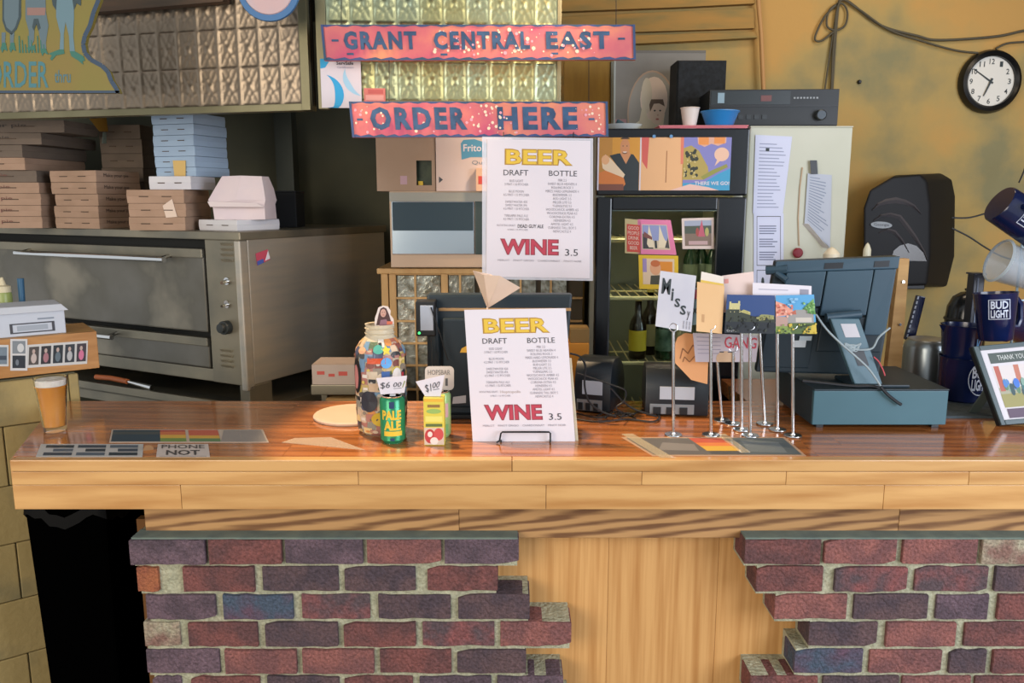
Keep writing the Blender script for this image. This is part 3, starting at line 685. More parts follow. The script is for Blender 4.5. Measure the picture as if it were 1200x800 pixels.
S = Surf(at(243, 236, 3.14), at(300, 238, 3.14), at(310, 240, 3.13)+Vector((0, 0, -.008)), at(246, 242, 3.13)); S.slab('fold', M('bag_paper2', '#e2d2ce', .8), pb, .004)
# loose receipts and notes
def slip(pts, Y, mat, name, label, cat='note', t=.0012):
    S = Surf(*[Y.hit(x, y) for x, y in pts]); S = S.sub(0, 0, 1, 1, .003); o = S.slab(name, mat, None, t); tag(o, label, cat); return S, o
slip([(203, 188), (218, 188), (218, 207), (205, 207)], pl_blue, flat('#d9b56e'), 'order_slip', 'yellow order slip stuck on the blue box stack')
slip([(202, 233), (208, 254), (195, 255), (191, 241)], pl_brown, flat('#dcc4b0'), 'order_slip', 'white order slip stuck on the brown boxes')
slip([(104, 139), (124, 138), (126, 154), (116, 154)], pl_far, flat('#c8963e'), 'order_slip', 'ochre slip behind the far left box stack')
slip([(120, 155), (124, 155), (124, 168), (119, 168)], pl_far, flat('#9fb0a4'), 'order_slip', 'narrow pale slip behind the far left box stack')
# post and black box behind
MBp = MB().box(at(326, 190, 3.9).x, at(346, 190, 3.9).x, 3.86, 3.95, 0, 3.2); struct(MBp.build('trim_post', M('dark_post', '#3b4038', .5, .3)), 'dark steel post behind the oven', 'post')
bx = Fr((at(332, 262, 3.55).x, 3.55, ZT)); o_ = thing('black_box', bx.o, 'small black box on the back of the oven top', 'box')
zt = zpx(225, 3.5, 330)-ZT; MB(bx).box(-.075, .075, -.06, .08, 0, zt).build('body', M('matt_black', '#0c0d0f', .7), o_, bevel=.004); MB(bx).box(-.078, .078, -.063, .083, zt, zt+.006).build('lid', M('matt_black2', '#1a1c1e', .6), o_, bevel=.002)

# ================================================================== SHELF ITEMS: CARTONS, MICROWAVE, GLASS CABINET
SY = 3.25
def frontbox(x0, y0, x1, y1, Y, d):   # world extents of an upright box whose front face fills the pixel rectangle
    S = SR(x0, y0, x1, y1, Y); return S, S.c[0].x, S.c[1].x, S.c[2].z, S.c[0].z
# carton stand: shelf under microwave is the cabinet
Sc, xa, xb, zc0, zc1 = frontbox(449, 314, 682, 540, SY, .3)
cab = thing('glass_cabinet', ((xa+xb)/2, SY+.15, 0), 'beige wooden cabinet with glazed lattice door holding glasses', 'cabinet')
cabm = M('beige_wood', '#c6a06a', .55, c2='#b58d58', scale=5, stretch=(6, 6, 1))
MB().box(xa, xb, SY+.02, SY+.4, 0, zc1-.02).build('body', M('cab_in', '#4c4232', .8), cab)
MB().box(xa-.012, xb+.01, SY-.02, SY+.4, zc1-.022, zc1).build('top', cabm, cab, bevel=.004)
for k, (pa, pb_) in enumerate(((449, 457), (458, 466), (518, 526))):
    MB().box(at(pa, 400, SY).x, at(pb_, 400, SY).x, SY-.012+.004*(k % 2), SY+.02, 0, zc1-.022).build('stile', cabm, cab, bevel=.003)
ra, rb_ = at(466, 400, SY).x, at(682, 400, SY).x
for py in (321, 349, 376, 402, 428, 456, 484):
    z = at(500, py, SY).z; MB().box(ra, rb_, SY-.006, SY+.012, z-.004, z+.004).build('rail', cabm, cab, bevel=.001)
for px_ in (488, 540, 575, 610, 645):
    x = at(px_, 400, SY).x; MB().box(x-.004, x+.004, SY-.005, SY+.012, 0, zc1-.022).build('muntin', cabm, cab)
colsx = [466, 488, 518]; rowsy = [322, 349, 376, 402, 428, 456]
pane = M('seeded_glass', '#b8bcb0', .12, c2='#6d6a58', scale=30, metal=.35, bump=.5)
for j in range(5):
    for i in range(2):
        a = at(colsx[i], 400, SY).x+.004; b2 = at(colsx[i+1], 400, SY).x-.004; z1 = at(500, rowsy[j], SY).z-.004; z0 = at(500, rowsy[j+1], SY).z+.004
        MB().box(a, b2, SY+.004, SY+.008, z0, z1).build('pane', pane, cab)
for i in range(4):
    a, b2 = at(526+i*36, 330, SY).x, at(526+i*36+30, 330, SY).x; MB().box(a, b2, SY+.004, SY+.008, at(500, 349, SY).z+.004, zc1-.03).build('pane', pane, cab)
# microwave
S, xa, xb, z0, z1 = frontbox(457, 224, 598, 309, SY-.05, .3); Yq = SY-.05
z0 = zc1+.006
mw = thing('microwave', ((xa+xb)/2, Yq+.17, z0-.006), 'beige microwave oven with mirrored door on the glass cabinet', 'microwave')
MB().box(xa, xb, Yq+.012, Yq+.36, z0, z1).build('body', M('mw_beige', '#b09c86', .45), mw, bevel=.006)
MB().box(xa, xb, Yq, Yq+.014, z0, z1).build('front', M('mw_front', '#bfa58c', .4), mw, bevel=.004)
MB().box(xa, xb, Yq-.001, Yq+.01, at(500, 236, Yq).z, z1-.004).build('top_band', M('mw_band', '#8f8f86', .4), mw, bevel=.002)
dx1 = at(556, 280, Yq).x; dza, dzb = at(500, 298, Yq).z, at(500, 236, Yq).z
dr = MB().box(xa+.008, dx1, Yq-.008, Yq+.004, dza, dzb).build('door', M('mw_door', '#a7b4bc', .18, .7), mw, bevel=.003)
MB().box(xa+.012, dx1-.004, Yq-.0095, Yq-.006, at(500, 270, Yq).z, dzb-.003).build('window', M('mw_glass', '#3c4a50', .08, .5), dr)
MB().box(dx1+.003, xb-.004, Yq-.006, Yq+.004, dza, dzb).build('control_panel', M('mw_ctrl', '#33413f', .3), mw, bevel=.002)
for px_ in (470, 585): x = at(px_, 309, Yq).x; MB().tube([(x, Yq+.05, z0), (x, Yq+.05, z0-.006)], .012, 12).build('foot', blackp, mw); MB().tube([(x, Yq+.3, z0), (x, Yq+.3, z0-.006)], .012, 12).build('foot', blackp, mw)
# cartons on the microwave
S, xa, xb, cz0, cz1 = frontbox(441, 150, 511, 219, Yq-.0, .3); zt = z1+.0005
xa2, xb2 = at(441, 190, Yq).x, at(510, 190, Yq).x
o_ = thing('cardboard_carton', ((xa2+xb2)/2, Yq+.15, zt), 'brown cardboard carton with cut-out hand hole on the microwave', 'carton')
hx0, hx1, hz0, hz1 = at(488, 205, Yq).x, at(506, 205, Yq).x, at(488, 217, Yq).z, at(488, 188, Yq).z
cm = M('carton_brown', '#a8907c', .85, c2='#9c8470', scale=4)
b = MB(); b.box(xa2, hx0, Yq, Yq+.004, zt, cz1); b.box(hx1, xb2, Yq, Yq+.004, zt, cz1); b.box(hx0, hx1, Yq, Yq+.004, zt, hz0); b.box(hx0, hx1, Yq, Yq+.004, hz1, cz1); b.build('front', cm, o_)
b = MB(); b.box(xa2, xa2+.004, Yq+.004, Yq+.3, zt, cz1); b.box(xb2-.004, xb2, Yq+.004, Yq+.3, zt, cz1); b.box(xa2, xb2, Yq+.296, Yq+.3, zt, cz1); b.box(xa2, xb2, Yq+.004, Yq+.3, zt, zt+.004); b.build('sides', cm, o_)
MB().box(xa2, xb2, Yq, Yq+.3, cz1, cz1+.004).build('flap', cm, o_)
MB().box(hx0-.01, hx1+.01, Yq+.03, Yq+.1, zt+.01, hz1+.02).build('packet', M('green_packet', '#38452c', .5, c2='#22301f', scale=40), o_); MB().box(hx0+.004, hx0+.022, Yq+.02, Yq+.03, zt+.004, hz0+.016).build('yellow_packet', flat('#d2b238'), o_)
S_ = Surf((at(469, 207, Yq).x, Yq, at(469, 206, Yq).z), (at(477, 207, Yq).x, Yq, at(469, 206, Yq).z), (at(477, 207, Yq).x, Yq, at(469, 216, Yq).z), (at(469, 207, Yq).x, Yq, at(469, 216, Yq).z)); patches(S_, [(rc(0, 0, 1, 1), flat('#b0909a'))], o_, 'stamp')
xa3, xb3 = at(511, 190, Yq).x, at(600, 190, Yq).x
o_ = MB().box(xa3, xb3, Yq-.005, Yq+.3, zt, cz1).build('snack_carton', M('carton_white', '#cdbdb8', .75, c2='#c8b0a4', scale=2)); tag(o_, 'white snack carton with blue rounded logo beside the brown carton', 'carton')
Sf = Surf((xa3, Yq-.005, cz1), (xb3, Yq-.005, cz1), (xb3, Yq-.005, zt), (xa3, Yq-.005, zt))
def fuv(x, y):
    p = at(x, y, Yq-.005); return ((p.x-xa3)/(xb3-xa3), (p.z-zt)/(cz1-zt))
patches(Sf, [([fuv(540, 168), fuv(543, 164), fuv(556, 163), fuv(572, 168), fuv(582, 172), fuv(582, 187), fuv(568, 184), fuv(552, 184), fuv(541, 187)], flat('#4f8fae'))], o_)
u0, v0 = fuv(543, 180); u1, v1 = fuv(580, 169); text(Sf, 'FritoLay', u0, v0, u1, v1, paper, o_, bold=.015)
u0, v0 = fuv(553, 194); u1, v1 = fuv(582, 188); text(Sf, 'Quality', u0, v0, u1, v1, flat('#6d7c88'), o_)
u0, v0 = fuv(513, 215); u1, v1 = fuv(519, 206); patches(Sf, [(arc((u0+u1)/2, (v0+v1)/2, (u1-u0)/2, (v1-v0)/2, n=3), ink)], o_, 'mark')
S, xq0, xq1, zq0, zq1 = frontbox(558, 197, 584, 221, Yq-.03, .05); o_ = MB().box(xq0, xq1, Yq-.035, Yq-.007, zt, zq1).build('small_carton', M('orange_card', '#d9b090', .7)); tag(o_, 'small orange white packet in front of the snack carton', 'packet')
patches(Surf((xq0, Yq-.035, zq1), (xq1, Yq-.035, zq1), (xq1, Yq-.035, zt), (xq0, Yq-.035, zt)), [(rc(.1, .3, .5, .65), flat('#c9483c'))], o_)
# low box with red marks on steel tray behind the jar
ly = 2.9
S, xa, xb, z0, z1 = frontbox(366, 427, 440, 450, ly, .1)
st = thing('steel_rack', ((xa+xb)/2, ly+.1, 0), 'small low steel rack behind the sticker jar', 'rack')
za_ = at(400, 462, ly).z
MB().box(xa-.005, xb+.05, ly-.01, ly+.2, za_, z0-.0005).build('rack_top', steel_dull, st, bevel=.003)
for x in (xa+.03, xb+.03): MB().box(x, x+.02, ly, ly+.02, 0, za_).build('leg', steel_dull, st)
MB().box(xa+.05, xb+.05, ly-.02, ly+.15, at(400, 475, ly).z-.02, at(400, 466, ly).z).build('lower_plate', cabm, st)
o_ = MB().box(xa, xb, ly-.005, ly+.14, z0, z1).build('paper_carton', M('carton_pale', '#c4b2a4', .75, c2='#b7a394')); tag(o_, 'pale open carton with red printed marks behind the jar', 'carton')
Sf = Surf((xa, ly-.005, z1), (xb, ly-.005, z1), (xb, ly-.005, z0), (xa, ly-.005, z0)); patches(Sf, [(rc(.08, .5, .2, .68), flat('#c8584c')), (rc(.26, .4, .36, .55), flat('#c8584c')), (rc(.42, .45, .56, .66), flat('#c8584c'))], o_)

# ================================================================== COOLER
fa_ = R(1.5)
fc = at(872, 300, 2.98); fu = Vector((-math.cos(fa_), math.sin(fa_), 0)); fw = Vector((math.sin(fa_), math.cos(fa_), 0))
ffp = VPlane(fc, fu); fsp = VPlane(fc, fw)
FWd = ffp.uz(698, 300)[0]; FD = .62; fzt = ffp.uz(868, 150)[1]
def FP(u, w_, z): q = fc+fu*u+fw*w_; return Vector((q.x, q.y, z))
def fbox(u0, u1, w0, w1, z0, z1):
    return MB().hexa([FP(u0, w0, z0), FP(u1, w0, z0), FP(u1, w1, z0), FP(u0, w1, z0), FP(u0, w0, z1), FP(u1, w0, z1), FP(u1, w1, z1), FP(u0, w1, z1)])
cool = thing('drinks_cooler', FP(FWd/2, FD/2, 0), 'tall glass door drinks cooler with black door and white side', 'cooler')
cwht = M('cooler_white', '#c2c2b2', .5, c2='#b4b5a2', scale=2)
fz_h = ffp.uz(868, 229)[1]      # bottom of header
fbox(0, .03, .06, FD, 0, fzt).build('side_panel', cwht, cool, bevel=.003)
fbox(FWd-.03, FWd, .06, FD, 0, fzt).build('side_panel', cwht, cool, bevel=.003)
fbox(.03, FWd-.03, FD-.03, FD, 0, fzt).build('back_panel', cream, cool)
fbox(.03, FWd-.03, .06, FD-.03, fzt-.03, fzt).build('top_panel', cwht, cool)
fbox(.03, FWd-.03, .06, FD-.03, .0, .16).build('base', blackp, cool)
fbox(.0, FWd, .0, .06, 0, .16).build('kick_plate', blackp, cool)
ins_r, ins_l = .0, FWd
inw = M('cooler_liner', '#cfcdb8', .5)
fbox(.03, .035, .065, FD-.03, .16, fz_h).build('liner', inw, cool); fbox(FWd-.035, FWd-.03, .065, FD-.03, .16, fz_h).build('liner', inw, cool)
fbox(.03, FWd-.03, .065, FD-.03, fz_h, fz_h+.01).build('liner', inw, cool)
hd = fbox(0, FWd, .0, .06, fz_h, fzt).build('header', blackg, cool, bevel=.006)
# door frame
gl0 = ffp.uz(838, 300)[0]; gl1 = ffp.uz(716, 300)[0]; gzt = ffp.uz(780, 246)[1]
door = fbox(0, gl0, .0, .055, .16, fz_h-.006).build('door', blackg, cool, bevel=.006)
fbox(gl1, FWd, .0, .055, .16, fz_h-.006).build('door_stile', blackg, door, bevel=.006)
fbox(gl0, gl1, .0, .055, gzt, fz_h-.006).build('door_rail', blackg, door, bevel=.004)
fbox(gl0, gl1, .0, .055, .16, .26).build('door_rail', blackg, door, bevel=.004)
fbox(gl0-.002, gl1+.002, .022, .027, .25, gzt+.004).build('door_glass', glassd, door)
fbox(gl0+.0, gl1, .0, .006, gzt-.004, gzt).build('door_gasket', M('gasket', '#3d4a44', .5), door)
cl_ = bpy.data.lights.new('cooler_lamp', 'AREA'); cl_.shape = 'RECTANGLE'; cl_.size = .35; cl_.size_y = .05; cl_.energy = 1.3; cl_.color = lin('#fff2cc')[:3]
clo = bpy.data.objects.new('cooler_lamp', cl_); col.objects.link(clo); clo.location = FP(FWd/2, .12, fz_h-.02); clo.rotation_euler = (R(-20), 0, 0)
# shelves
shz = []
for py in (277, 350, 428, 500):
    z = ffp.uz(740, py)[1]-.0; shz.append(z)
shelfm = M('shelf_wire', '#cfc290', .45)
wsh = .12
for z in [ffp.uz(740, p)[1] for p in (283, 352, 430)]+[.85, .6]:
    b = MB()
    for k in range(14):
        t = .04+(FWd-.08)*k/13; b.tube([FP(t, .075, z), FP(t, FD-.04, z)], .003, 5)
    b.tube([FP(.035, .075, z), FP(FWd-.035, .075, z)], .008, 6); b.tube([FP(.035, FD*.5, z), FP(FWd-.035, FD*.5, z)], .004, 6)
    b.build('shelf', shelfm, cool)
SHZ = [ffp.uz(740, p)[1] for p in (283, 352, 430)]
def bottle(p, h, r_, gm, lm, label, group):
    o = thing('beer_bottle', p, label, 'bottle', group); f = Fr(p)
    MB(f).lathe([(r_*.9, 0), (r_, .006), (r_, h*.55), (r_*.85, h*.63), (r_*.42, h*.75), (r_*.38, h*.96), (r_*.42, h*.97), (r_*.42, h)], 18).build('glass', gm, o, smooth=True)
    MB(f).lathe([(r_+.0008, h*.14), (r_+.0008, h*.48)], 18, cap=False).build('label', lm, o, smooth=True)
    MB(f).lathe([(r_*.46, h*.965), (r_*.46, h*1.0), (0, h*1.005)], 14).build('cap', M('cap', '#b8a860', .35, .7), o, smooth=True)
bg_ = M('bottle_green', '#16301f', .12, spec=.7); bb_ = M('bottle_brown', '#22190f', .12, spec=.7)
yl, gnl, whl, grl = flat('#c9b32c'), M('green_label', '#20402c', .5, c2='#5c7560', scale=30), flat('#a8a37c'), flat('#6e7a68')
def bpos(px_, off, sz):
    # along the shelf at depth off behind the door plane
    pl = VPlane(FP(0, off, 0), fu); h = pl.hit(px_, 400); return (h.x, h.y, sz+.003)
zl = SHZ[2]+.005
bottle(bpos(747, .14, zl), .235, .034, bb_, yl, 'brown beer bottle with yellow label behind the cooler glass', 'bottles in the cooler')
bottle(bpos(761, .23, zl), .26, .034, bb_, whl, 'taller brown beer bottle beside the yellow labelled one', 'bottles in the cooler')
bottle(bpos(778, .13, zl), .25, .034, bg_, gnl, 'green beer bottle with round label in the cooler', 'bottles in the cooler')
bottle(bpos(800, .16, zl), .25, .034, bg_, whl, 'green beer bottle with pale label behind the cards', 'bottles in the cooler')
zl = SHZ[1]+.005
for k, (px_, of) in enumerate(((806, .3), (818, .34), (832, .3))):
    bottle(bpos(px_, of, zl), .22, .03, bg_, grl, ['dark green bottle on the middle cooler shelf, leftmost', 'dark green bottle on the middle cooler shelf, centre', 'dark green bottle on the middle cooler shelf, rightmost'][k], 'bottles on the middle shelf')
# header picture strip
Sh = SV(ffp, 700, 161, 856, 223, .002)
hdp = thing('header_pictures', Sh.P(.5, 0), 'strip of photographs and a comic on the cooler header', 'pictures')
patches(Sh, [(rc(0, 0, 1, 1), flat('#c9953c'))], hdp, 'backing', .0002)
skin = flat('#c98a5c'); ds = flat('#2c3436')
patches(Sh, [(rc(0, 0, .012, 1), paper), (rc(.012, 0, .32, 1), flat('#cf9238')), (rc(.012, .0, .11, 1), flat('#b8823a')),
             ([(.09, .66), (.15, .70), (.21, .71), (.27, .68), (.315, .52), (.315, 0), (.2, 0), (.2, .3)], ds), ([(.17, .7), (.215, .5), (.25, .68), (.23, .78), (.18, .78)], skin), (arc(.205, .82, .036, .16), skin), (arc(.205, .97, .034, .04, 0, 180, 10), flat('#4a3a2c')),
             (arc(.204, .72, .02, .03, 180, 360, 10), flat('#7a5640')), ([(.19, .735), (.22, .735), (.215, .715), (.195, .715)], flat('#e6d8c8')), (arc(.19, .84, .004, .012, n=8), ds), (arc(.22, .84, .004, .012, n=8), ds),
             ([(.03, .6), (.06, .68), (.1, .6), (.21, .3), (.19, .2), (.1, .3), (.04, .42)], flat('#e2c8a4')), (arc(.06, .58, .03, .09), flat('#dda878')),
             ([(.012, .33), (.06, .38), (.2, .24), (.215, .12), (.19, .04), (.15, .05), (.012, .14)], flat('#d07a3c')), (rc(.012, 0, .2, .12), flat('#7d4d3c')), (rc(.318, 0, .328, 1), paper),
             (rc(.328, 0, .64, 1), flat('#d9a878')), ([(.328, 1), (.385, 1), (.375, .4), (.335, .55)], flat('#c85c52')), ([(.516, .75), (.523, .75), (.522, .15), (.514, .15)], flat('#9c6a42')), ([(.62, 1), (.645, 1), (.645, .5), (.625, .5)], flat('#d0765c')),
             (rc(.645, 0, 1, 1), flat('#7d7bb2')), ([(.645, .8), (.70, .85), (.76, .75), (.83, .45), (.84, .3), (.8, .2), (.645, .2)], flat('#a89450')),
             (rc(.645, .0, 1, .14), flat('#3f93b8')), ([(.8, .14), (1, .14), (1, .42), (.9, .3)], flat('#3f93b8')), ([(.55, .0), (.7, .12), (.84, .06), (.92, 0)], flat('#d8b2a4')), (arc(.93, .68, .055, .13), flat('#dcb49a')), ([(.9, .6), (.93, .58), (.88, .46)], flat('#dcb49a')),
             ([(.745, 1), (.96, 1), (.96, .9), (.9, .84), (.85, .88), (.8, .82), (.75, .88)], flat('#d0a08a')), (rc(.755, .86, .83, 1), flat('#d98a48')), (rc(.87, .88, .95, 1), flat('#d98a48')),
             ([(.8, .2), (.9, .34), (.98, .44), (.97, .5), (.86, .38), (.78, .26)], flat('#8a8a44'))]
        + [(arc(.65+.1*random.random(), .25+.5*random.random(), .012, .035, n=7), flat('#33362c')) for _ in range(26)]
        + [(arc(.65+.1*random.random(), .25+.5*random.random(), .008, .02, n=6), flat('#c2b077')) for _ in range(16)], hdp, 'prints', .0006)
text(Sh, 'THERE WE GO!', .735, .1, .995, .17, paper, hdp, bold=.02, off=.0025)
for px_ in (766, 786): p = ffp.hit(px_, 160)-fw*.006; MB().tube([p, p-fw*.006], .006, 12).build('magnet', flat('#5f8fb8'), hdp)
# pictures on glass
def gp(pts, mat, name, label, prints, cat='picture'):
    S = Surf(*[ffp.hit(x, y)-fw*-.02 for x, y in pts]); S = Surf(*[c-fw*.0 for c in S.c]); o = S.slab(name, mat, None, .0015); tag(o, label, cat); patches(S, prints, o); return S, o
S, o_ = gp([(733, 256), (752, 258), (752, 298), (733, 297)], flat('#b8a878'), 'red_sticker', 'red sticker with white lettering on the cooler glass', [(rc(.12, .05, .95, .85), flat('#c0483a'))], 'sticker')
text(S, 'GOOD\nPEOPLE\nDRINK\nGOOD\nBEER', .18, .12, .9, .8, flat('#dcc8b4'), o_)
S, o_ = gp([(748, 257), (787, 258), (794, 299), (748, 298)], flat('#d9799c'), 'castle_photo', 'pink framed photo of white spires on the cooler glass', [(rc(.12, .14, .86, .86), flat('#c9b89c')), (rc(.14, .4, .84, .84), flat('#8b93b8')), ([(.14, .16), (.14, .6), (.3, .5), (.42, .16)], flat('#3c3a3e')), ([(.25, .3), (.33, .85), (.4, .5), (.45, .2), (.3, .2)], flat('#dccdae')), ([(.55, .2), (.64, .85), (.72, .5), (.84, .2)], flat('#dccdae')), ([(.72, .2), (.84, .5), (.84, .18)], flat('#4a4644')), (rc(.46, .18, .52, .4), ds), ([(.16, .5), (.4, .42), (.4, .5), (.18, .66)], flat('#7a4a44'))])
S, o_ = gp([(749, 299), (796, 300), (796, 340), (750, 339)], flat('#d8b42c'), 'cartoon_card', 'yellow bordered card with cartoon drawing on the cooler glass', [(rc(.1, .14, .9, .9), flat('#d9bfa0')), (rc(.1, .5, .2, .9), flat('#9a86b0')), (rc(.5, .5, .85, .82), flat('#d98a30')), (arc(.42, .62, .14, .2), flat('#d8a078')), ([(.28, .14), (.3, .4), (.55, .42), (.58, .14)], flat('#4a4a3c')), (rc(.58, .14, .9, .5), flat('#8d8a70')), (arc(.42, .76, .12, .1), flat('#c06a3c'))], 'card')
S, o_ = gp([(800, 256), (838, 255), (838, 292), (801, 292)], flat('#d2c0b8'), 'playground_photo', 'white bordered photo of people outdoors on the cooler glass', [(rc(.08, .1, .92, .92), flat('#7d6a5c')), (rc(.08, .7, .92, .92), flat('#9aa0b0')), (rc(.08, .5, .92, .75), flat('#4c5448')), ([(.5, .4), (.62, .95), (.72, .4)], flat('#b85a6a')), (arc(.78, .55, .06, .14), flat('#a8a060')), (arc(.48, .55, .05, .14), flat('#a04a44')), (rc(.2, .14, .8, .26), flat('#b89a98'))])
# tall white cabinet beside the cooler, with notices
WY = 3.06
wfp = VPlane(at(876, 200, WY), (1, 0, 0)); fsp = wfp
wx0, wx1 = at(877, 200, WY).x, at(996, 200, WY).x; wzt = at(930, 149, WY).z; fw2 = Vector((0, 1, 0))
wc = thing('white_cabinet', ((wx0+wx1)/2, WY+.3, 0), 'tall off white enamel cabinet with notices beside the drinks cooler', 'cabinet')
MB().box(wx0, wx1, WY, WY+.62, .06, wzt).build('body', cwht, wc, bevel=.004)
MB().box(wx0+.02, wx1-.02, WY+.02, WY+.6, 0, .06).build('plinth', blackp, wc)
MB().box(wx0-.001, wx1+.001, WY-.002, WY+.62, wzt, wzt+.004).build('top_trim', cwht, wc, bevel=.001)
# papers on the white side
def fside(pts, off, mat, name, label, cat='paper'):
    S = Surf(*[fsp.hit(x, y) for x, y in pts]); nn = S.n; S = Surf(*[c+nn*off for c in S.c]); o = S.slab(name, mat, None, .001); tag(o, label, cat); return S, o
bpap = M('bluish_paper', '#c4c8dc', .75)
S, o_ = fside([(885, 158), (928, 160), (917, 250), (882, 250)], .004, bpap, 'notice_sheet', 'long bluish notice sheet at the top of the cooler side')
patches(S, [(rc(.12, .93-.045*k, .12+.76*random.uniform(.6, 1), .942-.045*k), flat('#8a90a8')) for k in range(1, 20)]+[(rc(.3, .8, .4, .84), ds)], o_)
S, o_ = fside([(883, 250), (918, 250), (918, 345), (883, 345)], .003, bpap, 'notice_sheet', 'lower notice sheet with boxed text on the cooler side')
bx_ = []
for v0, v1 in ((.36, .96), (.0, .3)): bx_ += [(rc(.1, v1, .9, v1+.008), ink), (rc(.1, v0, .9, v0+.008), ink), (rc(.1, v0, .115, v1), ink), (rc(.885, v0, .9, v1), ink)]
for k in range(3):
    for j in range(4): bx_.append((rc(.18, .84-.16*k-.03*j, .82-random.uniform(0, .2), .853-.16*k-.03*j), flat('#6a7088')))
bx_ += [(arc(.3, .16, .05, .06, n=10), ds), (arc(.7, .2, .07, .05, n=10), ds)]
patches(S, bx_, o_)
S, o_ = fside([(946, 203), (974, 205), (972, 290), (942, 262)], .006, M('grey_paper', '#aeb4c0', .75), 'curled_sheet', 'curled printed sheet hanging from a black clip')
patches(S, [(rc(.1, .92-.05*k, .1+.8*random.uniform(.5, 1), .935-.05*k), flat('#7d8698')) for k in range(17)], o_)
S2 = Surf(fsp.hit(940, 262), fsp.hit(945, 262)+Vector((0, -.02, 0)), fsp.hit(968, 291)+Vector((0, -.03, 0)), fsp.hit(964, 290)); S2.slab('curl', M('curl_paper', '#c8c8ca', .7), o_, .001)
c0 = fsp.hit(952, 195); n_ = S.n
S, o_ = fside([(948, 188), (956, 188), (957, 204), (949, 204)], .012, blackp, 'binder_clip', 'black clip holding the curled sheet on the cooler', 'clip')
lan = [fsp.hit(940, 196)+n_*.004, fsp.hit(937, 220)+n_*.004, fsp.hit(935, 255)+n_*.004, fsp.hit(936, 288)+n_*.004]
o_ = thing('key_lanyard', lan[-1], 'red key fob on a pale cord on the cooler side', 'key fob'); MB().tube(lan, .0018, 6).build('cord', flat('#b99a7c'), o_)
p = fsp.hit(934, 296)+n_*.008; MB(Fr(p)).lathe([(0, -.007), (.014, -.007), (.019, -.003), (.019, .003), (.014, .007), (0, .007)], 18, (0, 0, 0), 'y').build('fob', M('fob_red', '#7d2430', .3), o_, smooth=True)

# on the cooler
ct = fzt+.0005
def on_cooler(px_, w_): pl = VPlane(FP(0, w_, 0), fu); h = pl.hit(px_, 148); return Vector((h.x, h.y, ct))
# pink tray
pt = thing('pink_tray', on_cooler(820, .12), 'flat pink tray on the cooler top', 'tray')
f = Fr(on_cooler(820, .12), -fa_); MB(f).box(-.16, .16, -.07, .05, 0, .012).build('tray', M('pink_plastic', '#c46a72', .5), pt, bevel=.004)
MB(f).box(-.163, .163, -.073, .053, .010, .014).build('rim', M('pink_plastic2', '#d07a80', .5), pt, bevel=.002)
# blue bowl
p = on_cooler(843, .10)+Vector((0, 0, .015)); o_ = MB(Fr(p)).lathe([(0, .003), (.045, 0), (.05, .004), (.066, .046), (.072, .05), (.07, .053), (.062, .05), (.046, .008), (0, .006)], 32).build('blue_bowl', M('blue_plastic', '#2f7fc0', .35), smooth=True); tag(o_, 'bright blue plastic bowl on the pink tray', 'bowl')
p = on_cooler(808, .10)+Vector((0, 0, .015)); o_ = MB(Fr(p)).lathe([(0, .002), (.024, 0), (.034, .062), (.037, .064), (.035, .066), (.031, .06), (.022, .005), (0, .004)], 24).build('paper_cup', M('cup_white', '#cfc4bc', .5), smooth=True); tag(o_, 'small white paper cup beside the blue bowl', 'cup')
# glass dish edge at the left end
p = on_cooler(730, .12); o_ = MB(Fr(p)).lathe([(0, .002), (.05, 0), (.07, .02), (.072, .022), (.066, .02), (.05, .005), (0, .005)], 24).build('glass_dish', M('milky_glass', '#c8cccc', .15, alpha=1), smooth=True); tag(o_, 'pale shallow glass dish at the left end of the cooler top', 'dish')
# speaker
def upbox(x0, y0, x1, y1, Y, d, zfloor):
    S = SR(x0, y0, x1, y1, Y); return S.c[0].x, S.c[1].x, zfloor, S.c[0].z
xa, xb, z0, z1 = upbox(793, 70, 851, 146, 3.42, .2, ct)
spk = thing('loudspeaker', ((xa+xb)/2, 3.52, ct), 'black wooden loudspeaker box on the cooler', 'speaker'); spm = M('speaker_black', '#15181a', .75, c2='#24282a', scale=25)
MB().box(xa, xb, 3.432, 3.58, ct, z1).build('cabinet', spm, spk, bevel=.003); MB().box(xa+.004, xb-.004, 3.42, 3.434, ct+.004, z1-.004).build('grille', M('grille_cloth', '#111416', .9, c2='#1e2226', scale=60), spk, bevel=.003)
# receiver
xa, xb, z0, z1 = upbox(832, 109, 981, 146, 3.19, .2, ct); z1 = at(900, 109, 3.19).z
fr_ = Fr(((xa+xb)/2, 3.19, max(ct, wzt+.0045)), R(-3)); W_ = (xb-xa)/2; H_ = z1-ct
rc_ = thing('stereo_receiver', fr_.o, 'black stereo receiver with volume dial on the cooler', 'receiver'); rcm = M('hifi_black', '#111416', .45)
MB(fr_).box(-W_, W_, .006, .22, .01, H_).build('case', rcm, rc_, bevel=.003); MB(fr_).box(-W_, W_, 0, .008, .012, H_).build('front_panel', M('hifi_face', '#15191b', .45), rc_, bevel=.002)
MB(fr_).box(-W_+.005, W_*.25, -.002, .002, H_*.62, H_-.006).build('display', M('hifi_disp', '#22292b', .3), rc_); MB(fr_).box(-W_+.03, -W_+.055, -.003, .0, H_*.66, H_-.012).build('lit_segment', flat('#7f97a4'), rc_); MB(fr_).box(-.05, -.01, -.003, .0, H_*.70, H_-.022).build('lit_segment', flat('#6a4444'), rc_)
MB(fr_).box(-W_+.004, W_-.004, -.003, .002, H_*.56, H_*.6).build('seam', blackp, rc_)
k = MB(fr_); k.lathe([(0, -.024), (.016, -.024), (.02, -.02), (.02, 0), (.02, .002)], 22, (W_*.72, 0, H_*.34), 'y'); k.build('volume_dial', M('dial', '#30363a', .3, .4), rc_, smooth=True)
